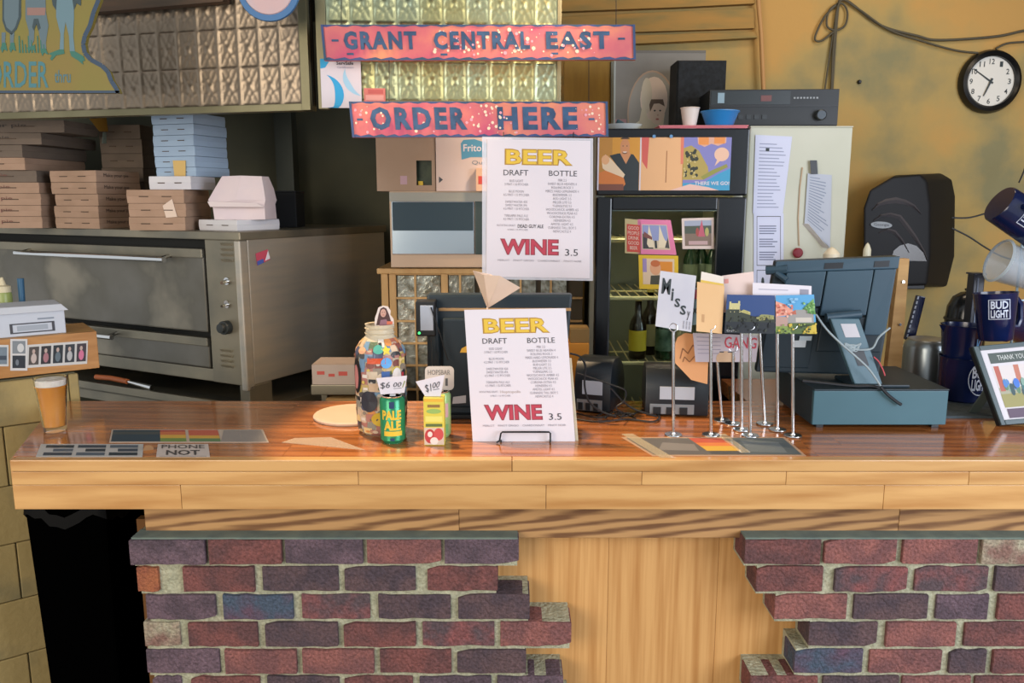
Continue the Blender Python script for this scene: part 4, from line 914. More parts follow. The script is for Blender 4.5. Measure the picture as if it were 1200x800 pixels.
for i in range(7): MB(fr_).box(-W_+.02+i*.03, -W_+.038+i*.03, -.003, .002, H_*.25, H_*.36).build('button', M('hifi_btn', '#252b2e', .4), rc_)
for i in range(8): MB(fr_).box(W_*.3+i*.012, W_*.3+i*.012+.007, -.003, .002, H_*.76, H_*.8).build('button', M('hifi_btn2', '#8a9094', .4), rc_)
for x in (-W_*.8, W_*.8):
    for y in (.03, .19): MB(fr_).tube([(x, y, 0), (x, y, .012)], .012, 12).build('foot', blackp, rc_)
# framed portrait
xa, xb, z0, z1 = upbox(720, 57, 828, 148, 3.62, .02, ct)
po = thing('framed_portrait', ((xa+xb)/2, 3.63, ct), 'grey mounted picture with oval portrait leaning behind the speaker', 'picture')
Sp = Surf((xa, 3.66, z1), (xb, 3.66, z1), (xb, 3.62, ct), (xa, 3.62, ct)); Sp.slab('mount', M('grey_mount', '#6f6d68', .7, c2='#7d7a74', scale=6), po, .012)
ov = arc(.36, .36, .24, .46, n=32)
patches(Sp, [(rc(.0, .0, .02, 1), flat('#9aa09a')), (rc(.0, .97, 1, 1), flat('#5f5c56')), (rc(.02, 0, .14, .24), flat('#9c7a80')), ([(p_[0], max(p_[1], .0)) for p_ in arc(.42, .3, .27, .48, n=32)], flat('#a08a78')), ([(p_[0], max(p_[1], .0)) for p_ in arc(.42, .3, .255, .46, n=32)], flat('#8e8c86')),
            (arc(.44, .46, .15, .25, n=20), flat('#cdbcb0')), (arc(.36, .5, .06, .2, n=14), flat('#bfb8a8')), ([(.18, .02), (.22, .18), (.34, .26), (.5, .2), (.62, .02)], flat('#cfcdb8')), ([(.32, .42), (.38, .24), (.5, .2), (.56, .3), (.54, .12), (.38, .05), (.28, .2)], flat('#c4bda8')),
            (arc(.475, .33, .085, .15, n=18), flat('#d0bcac')), ([(.39, .40), (.41, .46), (.54, .46), (.56, .38), (.5, .415), (.44, .41), (.40, .32)], flat('#5f4f44')), (arc(.45, .335, .012, .010, n=8), ds), (arc(.51, .335, .012, .010, n=8), ds), (arc(.485, .285, .008, .012, n=8), flat('#b89a88')), (arc(.48, .24, .02, .01, n=8), flat('#a8605c'))], po, 'portrait', .0008)
# small dark cone beside
o_ = MB().tube([at(727, 149, 3.25), at(724, 140, 3.25)], .03, 14, r2=.004).build('dark_funnel', M('slate', '#3a5560', .4), smooth=True); tag(o_, 'small slate funnel at the left end of the cooler top', 'funnel')

# ================================================================== WALL FITTINGS
# boards and pipe
bdm = M('wall_boards', '#a67c3c', .75, c2='#83703f', scale=4, stretch=(1, 1, 5), c3='#99773c', bump=.05)
wb2 = thing('wall_boarding', at(760, 100, 4.08), 'ochre painted boards fixed on the wall above the cooler', 'boards')
def pxpoly(pts, Y, t, name, mat, parent, bevel=.002):
    b = MB(); b.prism([at(x, y, Y) for x, y in pts], [at(x, y, Y)+Vector((0, t, 0)) for x, y in pts]); return b.build(name, mat, parent, bevel=bevel)
pxpoly([(646, 14), (806, 8), (885, 4), (885, -80), (646, -80)], 4.06, .04, 'board', bdm, wb2)
pxpoly([(650, 20), (884, 9), (884, 33), (760, 37), (652, 40)], 4.065, .035, 'board', bdm, wb2)
pxpoly([(652, 44), (884, 37), (888, 44), (750, 51), (652, 55)], 4.05, .05, 'ledge', bdm, wb2)
pxpoly([(646, 40), (660, 40), (662, 160), (648, 160)], 4.05, .05, 'upright', bdm, wb2)
pxpoly([(661, 72), (716, 72), (716, 160), (661, 160)], 4.07, .03, 'panel', M('yellow_panel', '#b8923f', .6, c2='#a98238', stretch=(6, 6, 1)), wb2)
pxpoly([(716, 72), (720, 72), (720, 160), (716, 160)], 4.06, .04, 'edge', flat('#8d8f84'), wb2)
tag(MB().tube([at(887, -60, 4.05), at(889, 5, 4.05), at(892, 40, 4.05), at(895, 112, 4.05), at(897, 200, 4.05)], .011, 10).build('wall_pipe', M('pipe_ochre', '#b08450', .6), smooth=True), 'ochre pipe running down the wall beside the boards', 'pipe')
# clock
c_ = at(1158, 96, 4.095); cr = (at(1194, 96, 4.09).x-at(1122, 96, 4.09).x)/2
f = Fr((c_.x, 4.098, c_.z), 0)
ck = thing('wall_clock', (c_.x, 4.09, c_.z-cr), 'round black rimmed wall clock with white face', 'clock')
MB(f).lathe([(cr*.77, -.008), (cr*.78, -.036), (cr*.85, -.046), (cr*.94, -.04), (cr, -.02), (cr, -.004)], 48, (0, 0, 0), 'y', False).build('rim', M('clock_black', '#0d0f12', .3), ck, smooth=True)
MB(f).lathe([(0, -.02), (cr*.78, -.02), (cr*.78, -.012)], 48, (0, 0, 0), 'y').build('dial', M('clock_white', '#d2d0c8', .5), ck)
fi = lambda x, z, y=-.0205: f((x, y, z))
for h in range(1, 13):
    a = R(90-30*h); x, z = cr*.62*math.cos(a), cr*.62*math.sin(a); s_ = cr*.085; wv = s_*(1.0 if h > 9 else .6)
    S = Surf(fi(x-wv, z+s_), fi(x+wv, z+s_), fi(x+wv, z-s_), fi(x-wv, z-s_)); text(S, str(h), 0, 0, 1, 1, ds, ck, 'numeral', bold=.01, off=.0005)
def hand(ang, L, wd, name, y):
    a = R(90-ang); d = Vector((math.cos(a), math.sin(a))); n2 = Vector((-d.y, d.x))*wd
    p = [d*-.015+n2, d*L+n2*.4, d*L-n2*.4, d*-.015-n2]; b = MB(); b.prism([fi(q.x, q.y, y) for q in p], [fi(q.x, q.y, y+.0015) for q in p]); b.build(name, ds, ck)
hand(304, cr*.7, .004, 'minute_hand', -.024); hand(203, cr*.5, .005, 'hour_hand', -.027)
# towel dispenser
Y_ = 4.098
px2 = lambda x, y, d: at(x, y, Y_-d)
dsp = thing('towel_dispenser', at(1065, 338, Y_-.1), 'black plastic paper towel dispenser mounted on the yellow wall', 'towel dispenser')
dm = M('dispenser_black', '#121316', .55, spec=.3); 
YF_ = 3.9
fo = [(1012, 300), (1012, 244), (1019, 223), (1046, 207), (1078, 204), (1086, 212), (1090, 240), (1090, 300), (1086, 334), (1016, 336)]
bo = [(1014, 300), (1015, 240), (1024, 220), (1050, 205), (1104, 203), (1116, 210), (1120, 230), (1119, 300), (1110, 336), (1020, 338)]
b = MB(); b.prism([at(x, y, YF_) for x, y in fo], [at(x, y, 4.097) for x, y in bo]); b.build('cover', dm, dsp, smooth=True, bevel=.014, seg=4)
dg = M('dispenser_grey', '#4a484c', .4)
def ridge(pts, w_, name, m_, h_=.008):
    b = MB(); vv = []; n = len(pts)
    for i, (x, y) in enumerate(pts):
        (xa, ya), (xb, yb) = pts[max(i-1, 0)], pts[min(i+1, n-1)]; L = math.hypot(xb-xa, yb-ya); nx, ny_ = -(yb-ya)/L, (xb-xa)/L; k = w_*math.sin(PI*(i+.3)/(n-.4))
        vv += [at(x, y, YF_-.0005), at(x+nx*k*.4, y+ny_*k*.4, YF_-h_), at(x+nx*k, y+ny_*k, YF_-.0005)]
    b.add(vv, [(i*3+j, i*3+j+1, (i+1)*3+j+1, (i+1)*3+j) for i in range(n-1) for j in (0, 1)]); return b.build(name, m_, dsp, smooth=True)
ridge([(1022, 246), (1028, 238), (1038, 233), (1050, 231), (1062, 234), (1072, 240), (1080, 250)], 7, 'moulded_arch', dg)
ridge([(1024, 258), (1032, 251), (1044, 249), (1056, 252), (1064, 262), (1074, 276), (1084, 294), (1087, 304)], 6, 'moulded_arch', dg)
ridge([(1030, 272), (1040, 267), (1050, 270), (1058, 280), (1066, 296)], 5, 'moulded_arch', dg)
win = [(1044, 305), (1047, 294), (1054, 288), (1064, 285), (1074, 288), (1082, 296), (1086, 306)]
b = MB(); b.prism([at(x, y, YF_-.004) for x, y in win], [at(x, y, YF_+.004) for x, y in win]); b.build('paper_window', M('smoke_window', '#4a4744', .2), dsp)
S = SQ([(1020, 259), (1045, 260), (1046, 268), (1021, 267)], YF_-.006)
b = MB(); oval = arc(.5, .5, .5, .5, n=20); b.prism([S.P(u, v, 0) for u, v in oval], [S.P(u, v, -.006) for u, v in oval]); b.build('badge', flat('#7f868c', .4), dsp); text(S, 'Georgia', .15, .25, .85, .75, ink, dsp)
q0, q1 = at(1026, 336, YF_+.02), at(1084, 336, YF_+.02); MB().box(q0.x, q1.x, YF_+.02, 4.08, q0.z-.012, q0.z+.01).build('outlet', blackp, dsp, bevel=.004)
# wall cables
def cable(pts, Y, r_, label, name='cable', m=wirem, dy=None):
    P_ = [at(x, y, Y) for x, y in pts]; sm = []
    for i in range(len(P_)-1):
        p0 = P_[max(i-1, 0)]; p1 = P_[i]; p2 = P_[i+1]; p3 = P_[min(i+2, len(P_)-1)]
        for k in range(6):
            t = k/6; sm.append(.5*((2*p1)+(-p0+p2)*t+(2*p0-5*p1+4*p2-p3)*t*t+(-p0+3*p1-3*p2+p3)*t**3))
    sm.append(P_[-1])
    return tag(MB().tube(sm, r_, 6).build(name, m, smooth=True), label, 'cable')
gc = M('cable_grey', '#4c4636', .7)
cable([(975, 110), (978, 60), (982, 10), (985, 0), (996, 3), (1020, 22), (1040, 33), (1075, 42), (1100, 47), (1165, 43), (1200, 36), (1240, 30)], 4.085, .006, 'upper grey cable draped along the wall to the right', m=gc)
cable([(974, 110), (977, 50), (984, 2), (1005, 10), (1040, 34), (1080, 48), (1120, 59), (1146, 62)], 4.080, .005, 'lower grey cable running along the wall to the clock', m=gc)
cable([(1167, 57), (1180, 51), (1200, 49), (1240, 46)], 4.085, .005, 'short cable leaving the clock to the right', m=gc)
cable([(982, 4), (966, 20), (955, 44), (962, 48), (976, 38), (990, 30), (993, 14), (986, 4), (972, 12), (969, 30), (978, 36)], 4.082, .005, 'coiled loop of grey cable hanging on the wall', m=gc)
cable([(966, 110), (970, 80), (976, 40), (982, 5)], 4.085, .004, 'thin pale cable dropping behind the receiver', m=gc)
cable([(1115, 255), (1135, 255), (1158, 249), (1200, 235)], 3.9, .004, 'black cord leading right from the dispenser', m=wirem)
cable([(1115, 267), (1135, 277), (1155, 290), (1176, 301), (1210, 310)], 3.9, .004, 'black cord drooping below the dispenser cord', m=wirem)
cable([(1194, 214), (1200, 200), (1206, 180)], 3.9, .004, 'black cord above the hanging blue mug', m=wirem)
p = at(1007, 96, 4.094); tag(MB(Fr(p)).lathe([(0, -.012), (.006, -.012), (.01, -.004), (.01, .004), (0, .004)], 12, (0, 0, 0), 'y').build('wall_screw', wirem, smooth=True), 'dark screw head in the yellow wall', 'screw')

# ================================================================== ON THE LEFT LEDGE
lp_ = VPlane(bl.P(0, 0, .02), bl_u)
u0, u1 = -1.2, lp_.uz(115, 410)[0]; z1 = lp_.uz(115, 388)[1]; z0 = lp_.uz(115, 431)[1]
led = thing('ledge_shelf', lp_.P(-.2, z0), 'wooden ledge board on the block wall with photo strip', 'shelf')
b = MB(); b.prism([lp_.P(u0, z0), lp_.P(u1, z0), lp_.P(u1, z1), lp_.P(u0, z1)], [lp_.P(u0, z0, -.02), lp_.P(u1, z0, -.02), lp_.P(u1, z1, -.02), lp_.P(u0, z1, -.02)]); b.build('front_board', M('ledge_wood', '#b5834a', .5, c2='#a06e38', scale=4, stretch=(2, 2, 14)), led, bevel=.002)
b = MB(); b.hexa([lp_.P(u0, z1-.02, -.02), lp_.P(u1, z1-.02, -.02), lp_.P(u1, z1-.02, -.25), lp_.P(u0, z1-.02, -.25), lp_.P(u0, z1, -.02), lp_.P(u1, z1, -.02), lp_.P(u1, z1, -.25), lp_.P(u0, z1, -.25)]); b.build('top_board', wood_pale, led)
def lsf(pts, off): return Surf(*[lp_.P(*lp_.uz(x, y), off) for x, y in pts])
S = lsf([(32, 404), (103, 399), (102, 426), (31, 431)], .001)
o_ = S.slab('photo_strip', flat('#c2c0bc'), None, .0008); tag(o_, 'strip of five small photographs on the wooden ledge', 'photo strip')
pc = ['#4a4440', '#2c2a2c', '#262c30', '#30343a', '#3a3238']; pcs = ['#b8a8a0', '#9a6a70', '#5a6870', '#a8a8a8', '#c06a88']
patches(S, sum([[(rc(.03+.196*k, .12, .03+.196*k+.16, .9), flat(pc[k])), (arc(.11+.196*k, .4, .045, .22, n=12), flat(pcs[k])), (arc(.105+.196*k, .7, .025, .1, n=10), flat('#b09a90'))] for k in range(5)], []), o_)
S = lsf([(12, 397), (32, 397), (32, 434), (12, 434)], .002); o_ = S.slab('photo_card', flat('#c8c6c4'), None, .0008); tag(o_, 'white card with two stacked photographs on the ledge', 'photo card')
patches(S, [(rc(.12, .54, .88, .94), flat('#7a8084')), (arc(.6, .72, .2, .14, n=12), flat('#c2c2c0')), (rc(.12, .08, .88, .48), flat('#262c34')), (arc(.4, .26, .1, .1, n=10), flat('#6a7078'))], o_)
S = lsf([(-14, 404), (10, 404), (10, 429), (-14, 429)], .001); o_ = S.slab('photo_card', flat('#c0c0be'), None, .0008); tag(o_, 'leftmost photograph on the ledge, cut by the picture edge', 'photo card')
patches(S, [(rc(.1, .1, .92, .9), flat('#6d7a84')), (rc(.3, .3, .9, .5), flat('#3a4450'))], o_)
# white box on ledge
lp2 = VPlane(lp_.P(0, 0, -.03), bl_u)
ub = lp2.uz(76, 372)[0]; zt = lp2.uz(60, 362)[1]; zb_ = z1+.0005
wbx = thing('white_carton', lp2.P(ub-.2, zb_), 'white lidded carton with printed label on the wooden ledge', 'carton')
b = MB(); b.hexa([lp2.P(ub-.4, zb_), lp2.P(ub, zb_), lp2.P(ub, zb_, -.16), lp2.P(ub-.4, zb_, -.16), lp2.P(ub-.4, zt), lp2.P(ub, zt), lp2.P(ub, zt, -.16), lp2.P(ub-.4, zt, -.16)]); b.build('body', M('bluewhite_card', '#bcc2cc', .7), wbx, bevel=.002)
b = MB(); b.hexa([lp2.P(ub-.41, zt-.006, .01), lp2.P(ub+.012, zt-.006, .01), lp2.P(ub+.008, zt-.006, -.17), lp2.P(ub-.41, zt-.006, -.17), lp2.P(ub-.41, zt+.014, -.008), lp2.P(ub-.006, zt+.014, -.008), lp2.P(ub-.006, zt+.014, -.16), lp2.P(ub-.41, zt+.014, -.16)]); b.build('lid', M('bluewhite_card2', '#c9ccd2', .7), wbx, bevel=.002)
S = Surf(lp2.P(ub-.4, zt), lp2.P(ub, zt), lp2.P(ub, zb_), lp2.P(ub-.4, zb_))
patches(S, [(rc(.6, .12, .92, .17), ink), (rc(.6, .47, .92, .52), ink), (rc(.6, .12, .62, .52), ink), (rc(.9, .12, .92, .52), ink), (rc(.65, .22, .87, .42), flat('#9aa2ac')), (rc(.8, .62, .92, .68), flat('#7f8894')), (rc(.1, .55, .4, .6), flat('#7f8894')), (rc(.05, .7, .25, .8), flat('#5f9ab0'))], wbx, off=.001)
# squeeze bottle and blue handled tool
p = lp2.P(*[lp2.uz(4, 355)[0], zb_], -.24); 
def sq(p, label):
    o = thing('squeeze_bottle', p, label, 'bottle'); f = Fr(p); k = 1.0
    MB(f).lathe([(.024, 0), (.026, .004), (.026, .12), (.022, .13)], 18).build('bottle', M('olive_sauce', '#8f9a58', .35), o, smooth=True)
    MB(f).lathe([(.025, .128), (.025, .148), (.012, .153), (.004, .178), (0, .179)], 18).build('nozzle_cap', M('cap_cream', '#cfc2a0', .45), o, smooth=True)
lp3 = VPlane(lp2.P(0, 0, -.205), bl_u)
sq(lp3.P(lp3.uz(4, 345)[0], zb_), 'squeeze bottle of green sauce with cream cap behind the white carton')
q = lp3.P(lp3.uz(24, 340)[0], zb_); tag(MB().tube([q, q+Vector((.002, 0, .1)), q+Vector((.004, 0, .172))], .009, 10, r2=.011).build('blue_handled_knife', M('blue_handle', '#2f5a78', .4), smooth=True), 'blue tool handle standing behind the white carton', 'tool')
# pint glass
p = atz(65, 505, BZ); gl = thing('pint_glass', p, 'pint glass of amber beer with white foam', 'glass'); f = Fr(p+Vector((0, 0, .0005)))
gh = .158; r0, r1 = .030, .044
MB(f).lathe([(0, 0), (r0-.002, 0), (r0, .003), (r1, gh), (r1-.002, gh+.001), (r1-.003, gh), (r0-.003, .016), (0, .014)], 36).build('glass', glass, gl, smooth=True)
MB(f).lathe([(0, .0165), (r0-.0035, .017), (r0+(r1-r0)*.86-.0032, gh*.86), (0, gh*.86)], 36).build('beer', M('amber_beer', '#b8762c', .15, c2='#c88a44', scale=8, coat=.3), gl, smooth=True)
MB(f).lathe([(0, gh*.861), (r0+(r1-r0)*.86-.0032, gh*.861), (r1-.0045, gh*.97), (r1*.6, gh*.985), (0, gh*.985)], 36).build('foam', M('foam', '#d8d2c8', .8, c2='#c8c0b4', scale=60, bump=.2), gl, smooth=True)

# ================================================================== PRINTS SEALED ON THE BAR TOP
def bart(pts, name, label, mat, prints, cat='decal', extra=None):
    S = Surf(*[atz(x, y, BZ+.0008) for x, y in pts]); o = S.slab(name, mat, None, .0007); tag(o, label, cat); patches(S, prints, o, 'print', .0003); return S, o
strips = ['#3c4650', '#55606a', '#2f3a40']
S, o_ = bart([(131, 503), (308, 503), (315, 518), (128, 518)], 'photo_decal', 'long photo strip with rainbow patches sealed on the bar top', flat('#b8a898'),
     [(rc(.01, .05, .32, .95), flat('#33444e')), (rc(.01, .6, .32, .8), flat('#4a4f4c')), (rc(.32, .05, .485, .95), flat('#c0704a')), (rc(.32, .05, .485, .3), flat('#6e8a4c')), (rc(.32, .3, .485, .55), flat('#c9a24a')), (rc(.32, .8, .485, .95), flat('#a85448')),
      (rc(.505, .05, .7, .95), flat('#b8604a')), (rc(.505, .05, .7, .28), flat('#5f7f58')), (rc(.505, .28, .7, .5), flat('#c9a04a')), ([(.7, .05), (.99, .05), (.985, .95), (.74, .95)], flat('#8f8780'))])
S, o_ = bart([(48, 520), (168, 520), (167, 535), (42, 535)], 'photo_decal', 'pale decal with a grid of dark pictures near the left corner', flat('#b4b2ae'),
     [(rc(.06+.31*k+(.08 if j == 1 else 0), .1+.29*j, .06+.31*k+.27, .32+.29*j), flat(strips[(k+j) % 3])) for k in range(3) for j in range(3)])
o_ = MB().tube([atz(174, 527, BZ+.0001), atz(174, 527, BZ+.0008)], .013, 20).build('round_stain', M('stain', '#7d5a34', .5)); tag(o_, 'small brown tape patch between two bar top decals', 'patch')
S, o_ = bart([(185, 520), (244, 520), (246, 535), (183, 535)], 'lettered_decal', 'white decal with dark lettering on the bar top', flat('#c4b8b0'), [(rc(.06, .02, .94, .05), flat('#8a7f78'))])
text(S, 'PHONE', .08, .62, .92, .92, flat('#5a5450'), o_, off=.0008, bold=.01); text(S, 'NOT', .18, .12, .82, .5, flat('#4a4644'), o_, off=.0008, bold=.02)
S, o_ = bart([(728, 512), (920, 512), (945, 534), (765, 534)], 'photo_decal', 'large decal of dark pictures with red and yellow stripe under the card stands', flat('#a88a70'),
     [(rc(.02, .06, .4, .94), flat('#5c5a58')), ([(.1, .3), (.35, .25), (.38, .6), (.2, .7)], flat('#7a7672')), (rc(.4, .06, .62, .94), flat('#b0503c')), (rc(.4, .06, .62, .25), flat('#4a4a48')), (rc(.4, .25, .62, .5), flat('#c9a03c')), (rc(.4, .5, .62, .68), flat('#c8743c')), (rc(.62, .06, .98, .94), flat('#4a5458')), ([(.66, .2), (.9, .15), (.92, .7), (.7, .8)], flat('#5f686c'))])
tape = M('clear_tape', '#d8c8a8', .12, alpha=.35)
for k, (pts, lb) in enumerate((([(728, 508), (742, 508), (790, 536), (774, 536)], 'strip of clear tape crossing the left end of the large decal'), ([(838, 508), (850, 508), (880, 530), (868, 530)], 'strip of clear tape over the middle of the large decal'))):
    S = Surf(*[atz(x, y, BZ+.0016) for x, y in pts]); o_ = S.slab('clear_tape', tape, None, .0004); tag(o_, lb, 'tape')
S = Surf(*[atz(x, y, BZ+.001) for x, y in ((345, 513), (388, 512), (428, 527), (330, 518))]); o_ = S.slab('clear_wrap', M('clear_wrap', '#d0b8a0', .25, alpha=.5), None, .0006); tag(o_, 'scrap of clear film lying on the bar left of the jar', 'film')

# round white board
p = atz(413, 488, BZ); o_ = MB(Fr(p)).lathe([(0, .0005), (.115, .0005), (.118, .004), (.118, .008), (.114, .012), (0, .012)], 48).build('round_board', M('pale_board', '#d0b8a4', .5, c2='#c6ac96', scale=4), smooth=True); tag(o_, 'round pale serving board under the sticker jar', 'board')

# ================================================================== STICKER JAR AND CANS
jp = atz(447, 507, BZ+.0); jp = Vector((jp.x, jp.y+.02, BZ+.0005)); jf = Fr(jp)
jar = thing('sticker_jar', jp, 'large glass tip jar covered with colourful stickers', 'jar')
def jz(y): return at(447, y, jp.y).z-jp.z
H = jz(379); Rj = .071
jprof = [(0, 0), (Rj*.78, 0), (Rj*.93, H*.03), (Rj*.97, H*.1), (Rj, H*.2), (Rj, H*.72), (Rj*.95, H*.78), (Rj*.76, H*.85), (Rj*.60, H*.885), (Rj*.56, H*.9), (Rj*.56, H*.985), (Rj*.58, H), (Rj*.53, H*.995), (Rj*.52, H*.9), (Rj*.9, H*.76), (Rj*.95, H*.2), (Rj*.85, H*.05), (0, H*.04)]
MB(jf).lathe(jprof, 40).build('glass', M('jar_glass', '#e6dac0', .1, trans=.4, ior=1.15), jar, smooth=True)
MB(jf).lathe([(0, .02), (Rj*.8, .02), (Rj*.88, H*.1), (Rj*.9, H*.55), (0, H*.58)], 24).build('notes', M('banknotes', '#8f8d70', .8, c2='#5c6450', scale=30, bump=.4), jar)
for z_ in (.92, .965): MB(jf).lathe([(Rj*.56, H*z_-.002), (Rj*.60, H*z_), (Rj*.56, H*z_+.002)], 32, cap=False).build('thread', M('jar_glass', '#e6dac0', .1, trans=.4, ior=1.15), jar, smooth=True)
def jr(z):
    for (r_a, za), (r_b, zb2) in zip(jprof[1:11], jprof[2:12]):
        if za <= z <= zb2: return r_a+(r_b-r_a)*(z-za)/max(zb2-za, 1e-6)
    return Rj
scol = ['#b8a06a', '#c4b49c', '#a86250', '#6d8ca8', '#c9b35c', '#4b4a4a', '#c2a88c', '#cbb59c', '#3b3a3c', '#8a8072', '#d8cfc4', '#5a6a52', '#a8746a', '#d08a50', '#c9a88c', '#4a4f66', '#b8b0a4', '#e0c58a', '#7d4a44', '#2c2c30', '#d4a07c']
sk = 0
def sticker(a, z, w_, h_, c, shape, off, parent=jar):
    b = MB(jf); n = 5
    def pt(s, t):
        zz = min(max(z+t*h_/2, .002), H*.88); rr = jr(zz)+off; aa = a+s*w_/2/Rj; return (rr*math.sin(aa), -rr*math.cos(aa), zz)
    if shape == 'r': pts = [(-1+2*i/n, -1) for i in range(n)]+[(1, -1+2*i/n) for i in range(n)]+[(1-2*i/n, 1) for i in range(n)]+[(-1, 1-2*i/n) for i in range(n)]
    elif shape == 'o': pts = arc(0, 0, 1, 1, n=18)
    else: pts = [((1 if i % 2 == 0 else .5)*math.cos(R(90+36*i)), (1 if i % 2 == 0 else .5)*math.sin(R(90+36*i))) for i in range(10)]
    b.add([pt(0, 0)]+[pt(s, t) for s, t in pts], [(0, i+1, (i+1) % len(pts)+1) for i in range(len(pts))])
    return b.build('sticker', flat(c, .4), parent, fix=False)
k = 0
for row in range(15):
    zc = H*(.05+.0565*row); off0 = random.uniform(0, .4)
    for cidx in range(11):
        a = -1.75+cidx*.36+off0*.5; w_ = random.uniform(.020, .034); h_ = random.uniform(.016, .028)
        c = random.choice(scol if row > 5 else scol[5:]+['#8a8a80', '#9a958a', '#6d7068', '#5c5f5a']); s = sticker(a, zc+random.uniform(-.006, .006), w_, h_, c, random.choice('rrrooo'), .0006+.00025*(k % 7)); k += 1
        if random.random() < .55: sticker(a+random.uniform(-.06, .06), zc, w_*.5, h_*.4, random.choice(scol), random.choice('ros'), .0028, jar)
S = None
sticker(.38, H*.68, .03, .03, '#5fa0d8', 'o', .0036); sticker(.34, H*.57, .022, .022, '#3d5f98', 'r', .0036); sticker(.08, H*.80, .03, .024, '#4fa090', 'o', .0036); sticker(.4, H*.79, .03, .03, '#e0c23a', 's', .0036); sticker(.0, H*.70, .05, .016, '#c8502c', 'r', .0036); sticker(.8, H*.55, .03, .05, '#dcd6d2', 'o', .0036); sticker(1.1, H*.53, .01, .03, '#b03a44', 'r', .004); sticker(-.95, H*.55, .04, .1, '#1c1c20', 'o', .0036); sticker(-.98, H*.54, .024, .07, '#b87a78', 'o', .004); sticker(-.35, H*.33, .05, .06, '#2a2c36', 'o', .0036); sticker(.1, H*.17, .05, .04, '#c9a832', 'o', .0036)
# cut-out photo on the jar
cp = SQ([(436, 358), (464, 358), (464, 382), (436, 382)], jp.y-.005); o_ = thing('photo_cutout', cp.P(.5, 0), 'small cut-out photo of a woman on top of the jar', 'photo')
oc = [(.1, 0), (.92, 0), (.9, .35), (.76, .55), (.78, .75), (.66, .96), (.45, 1.0), (.26, .9), (.2, .65), (.12, .4)]
b = MB(); b.prism([cp.P(u, v) for u, v in oc], [cp.P(u, v, -.002) for u, v in oc]); b.build('cutout', flat('#d8c8c0'), o_)
patches(cp, [([(.18, .05), (.28, .6), (.36, .86), (.48, .93), (.6, .86), (.7, .6), (.78, .3), (.84, .05)], flat('#4a3030')), (arc(.47, .64, .12, .2, n=16), flat('#c09484')), ([(.3, .02), (.36, .3), (.6, .34), (.72, .02)], flat('#8a6470')), (rc(.62, .08, .86, .24), flat('#c86a50')), (rc(.41, .66, .45, .69), ds), (rc(.5, .66, .54, .69), ds), (rc(.43, .53, .52, .56), flat('#a04a48'))], o_)
# cans
def can(p, h, r_, body, label, prints):
    o = thing('drink_can', p, label, 'can'); f = Fr(p)
    MB(f).lathe([(r_*.78, 0), (r_*.8, .002), (r_, .01), (r_, h*.9), (r_*.84, h*.965)], 32).build('body', body, o, smooth=True)
    MB(f).lathe([(r_*.78, 0), (r_*.74, .004), (0, .006)], 24).build('base', chrome, o, smooth=True)
    MB(f).lathe([(r_*.84, h*.965), (r_*.86, h*.985), (r_*.82, h*.99), (r_*.78, h*.965), (0, h*.965)], 32).build('lid', chrome, o, smooth=True)
    MB(f).tube([(-.006, 0, h*.97), (.01, 0, h*.972)], .005, 8).build('pull_tab', chrome, o)
    if prints: prints(o, f, r_, h)
    return o
def cyl_text(f, s, r_, a0, a1, z0, z1, mat, parent, bold=0, name='lettering', off=.0008):
    vv, ff = glyphs(s, bold); xs = [p[0] for p in vv]; ys = [p[1] for p in vv]; a, b_, c, d = min(xs), max(xs), min(ys), max(ys); m = MB(f)
    m.add([((r_+off)*math.sin(a0+(a1-a0)*(x-a)/(b_-a)), -(r_+off)*math.cos(a0+(a1-a0)*(x-a)/(b_-a)), z0+(z1-z0)*(y-c)/(d-c)) for x, y in vv], ff); return m.build(name, mat, parent, fix=False)
def cyl_patch(f, r_, a0, a1, z0, z1, mat, parent, name='print', off=.0005, n=8):
    m = MB(f); m.add([((r_+off)*math.sin(a0+(a1-a0)*i/n), -(r_+off)*math.cos(a0+(a1-a0)*i/n), z) for i in range(n+1) for z in (z0, z1)], [(2*i, 2*i+2, 2*i+3, 2*i+1) for i in range(n)]); return m.build(name, mat, parent, fix=False)
greenm = M('can_green', '#1f7a55', .25, .35, c2='#2f9464', scale=6)
cpz = atz(461, 517, BZ); cpz.z = BZ+.0005; chh = at(461, 462, cpz.y).z-BZ
yb_ = flat('#d9b83a', .4)
def gpr(o, f, r_, h):
    cyl_text(f, 'PALE', r_, -.75, .85, h*.52, h*.72, yb_, o, .05); cyl_text(f, 'ALE', r_, -.6, .8, h*.3, h*.5, yb_, o, .05); cyl_patch(f, r_, -.6, .9, h*.18, h*.28, yb_, o)
    cyl_patch(f, r_, -.1, .25, h*.02+.008, h*.14, flat('#1f3a5c'), o); cyl_patch(f, r_, -.12, .28, h*.76, h*.9, flat('#1f3a5c'), o)
can(cpz, chh, .0345, greenm, 'green beer can with yellow lettering in front of the jar', gpr)
g2 = atz(521, 512, BZ); g2.z = BZ+.0005; can(g2+Vector((-.012, .012, 0)), at(521, 458, g2.y).z-BZ, .030, M('can_lime', '#9cc080', .3, .2), 'pale green soda can behind the juice box', lambda o, f, r_, h: (cyl_patch(f, r_, .2, .9, h*.45, h*.75, flat('#c9a0a0'), o), cyl_patch(f, r_, .3, .9, h*.1, h*.3, flat('#6fa060'), o)))
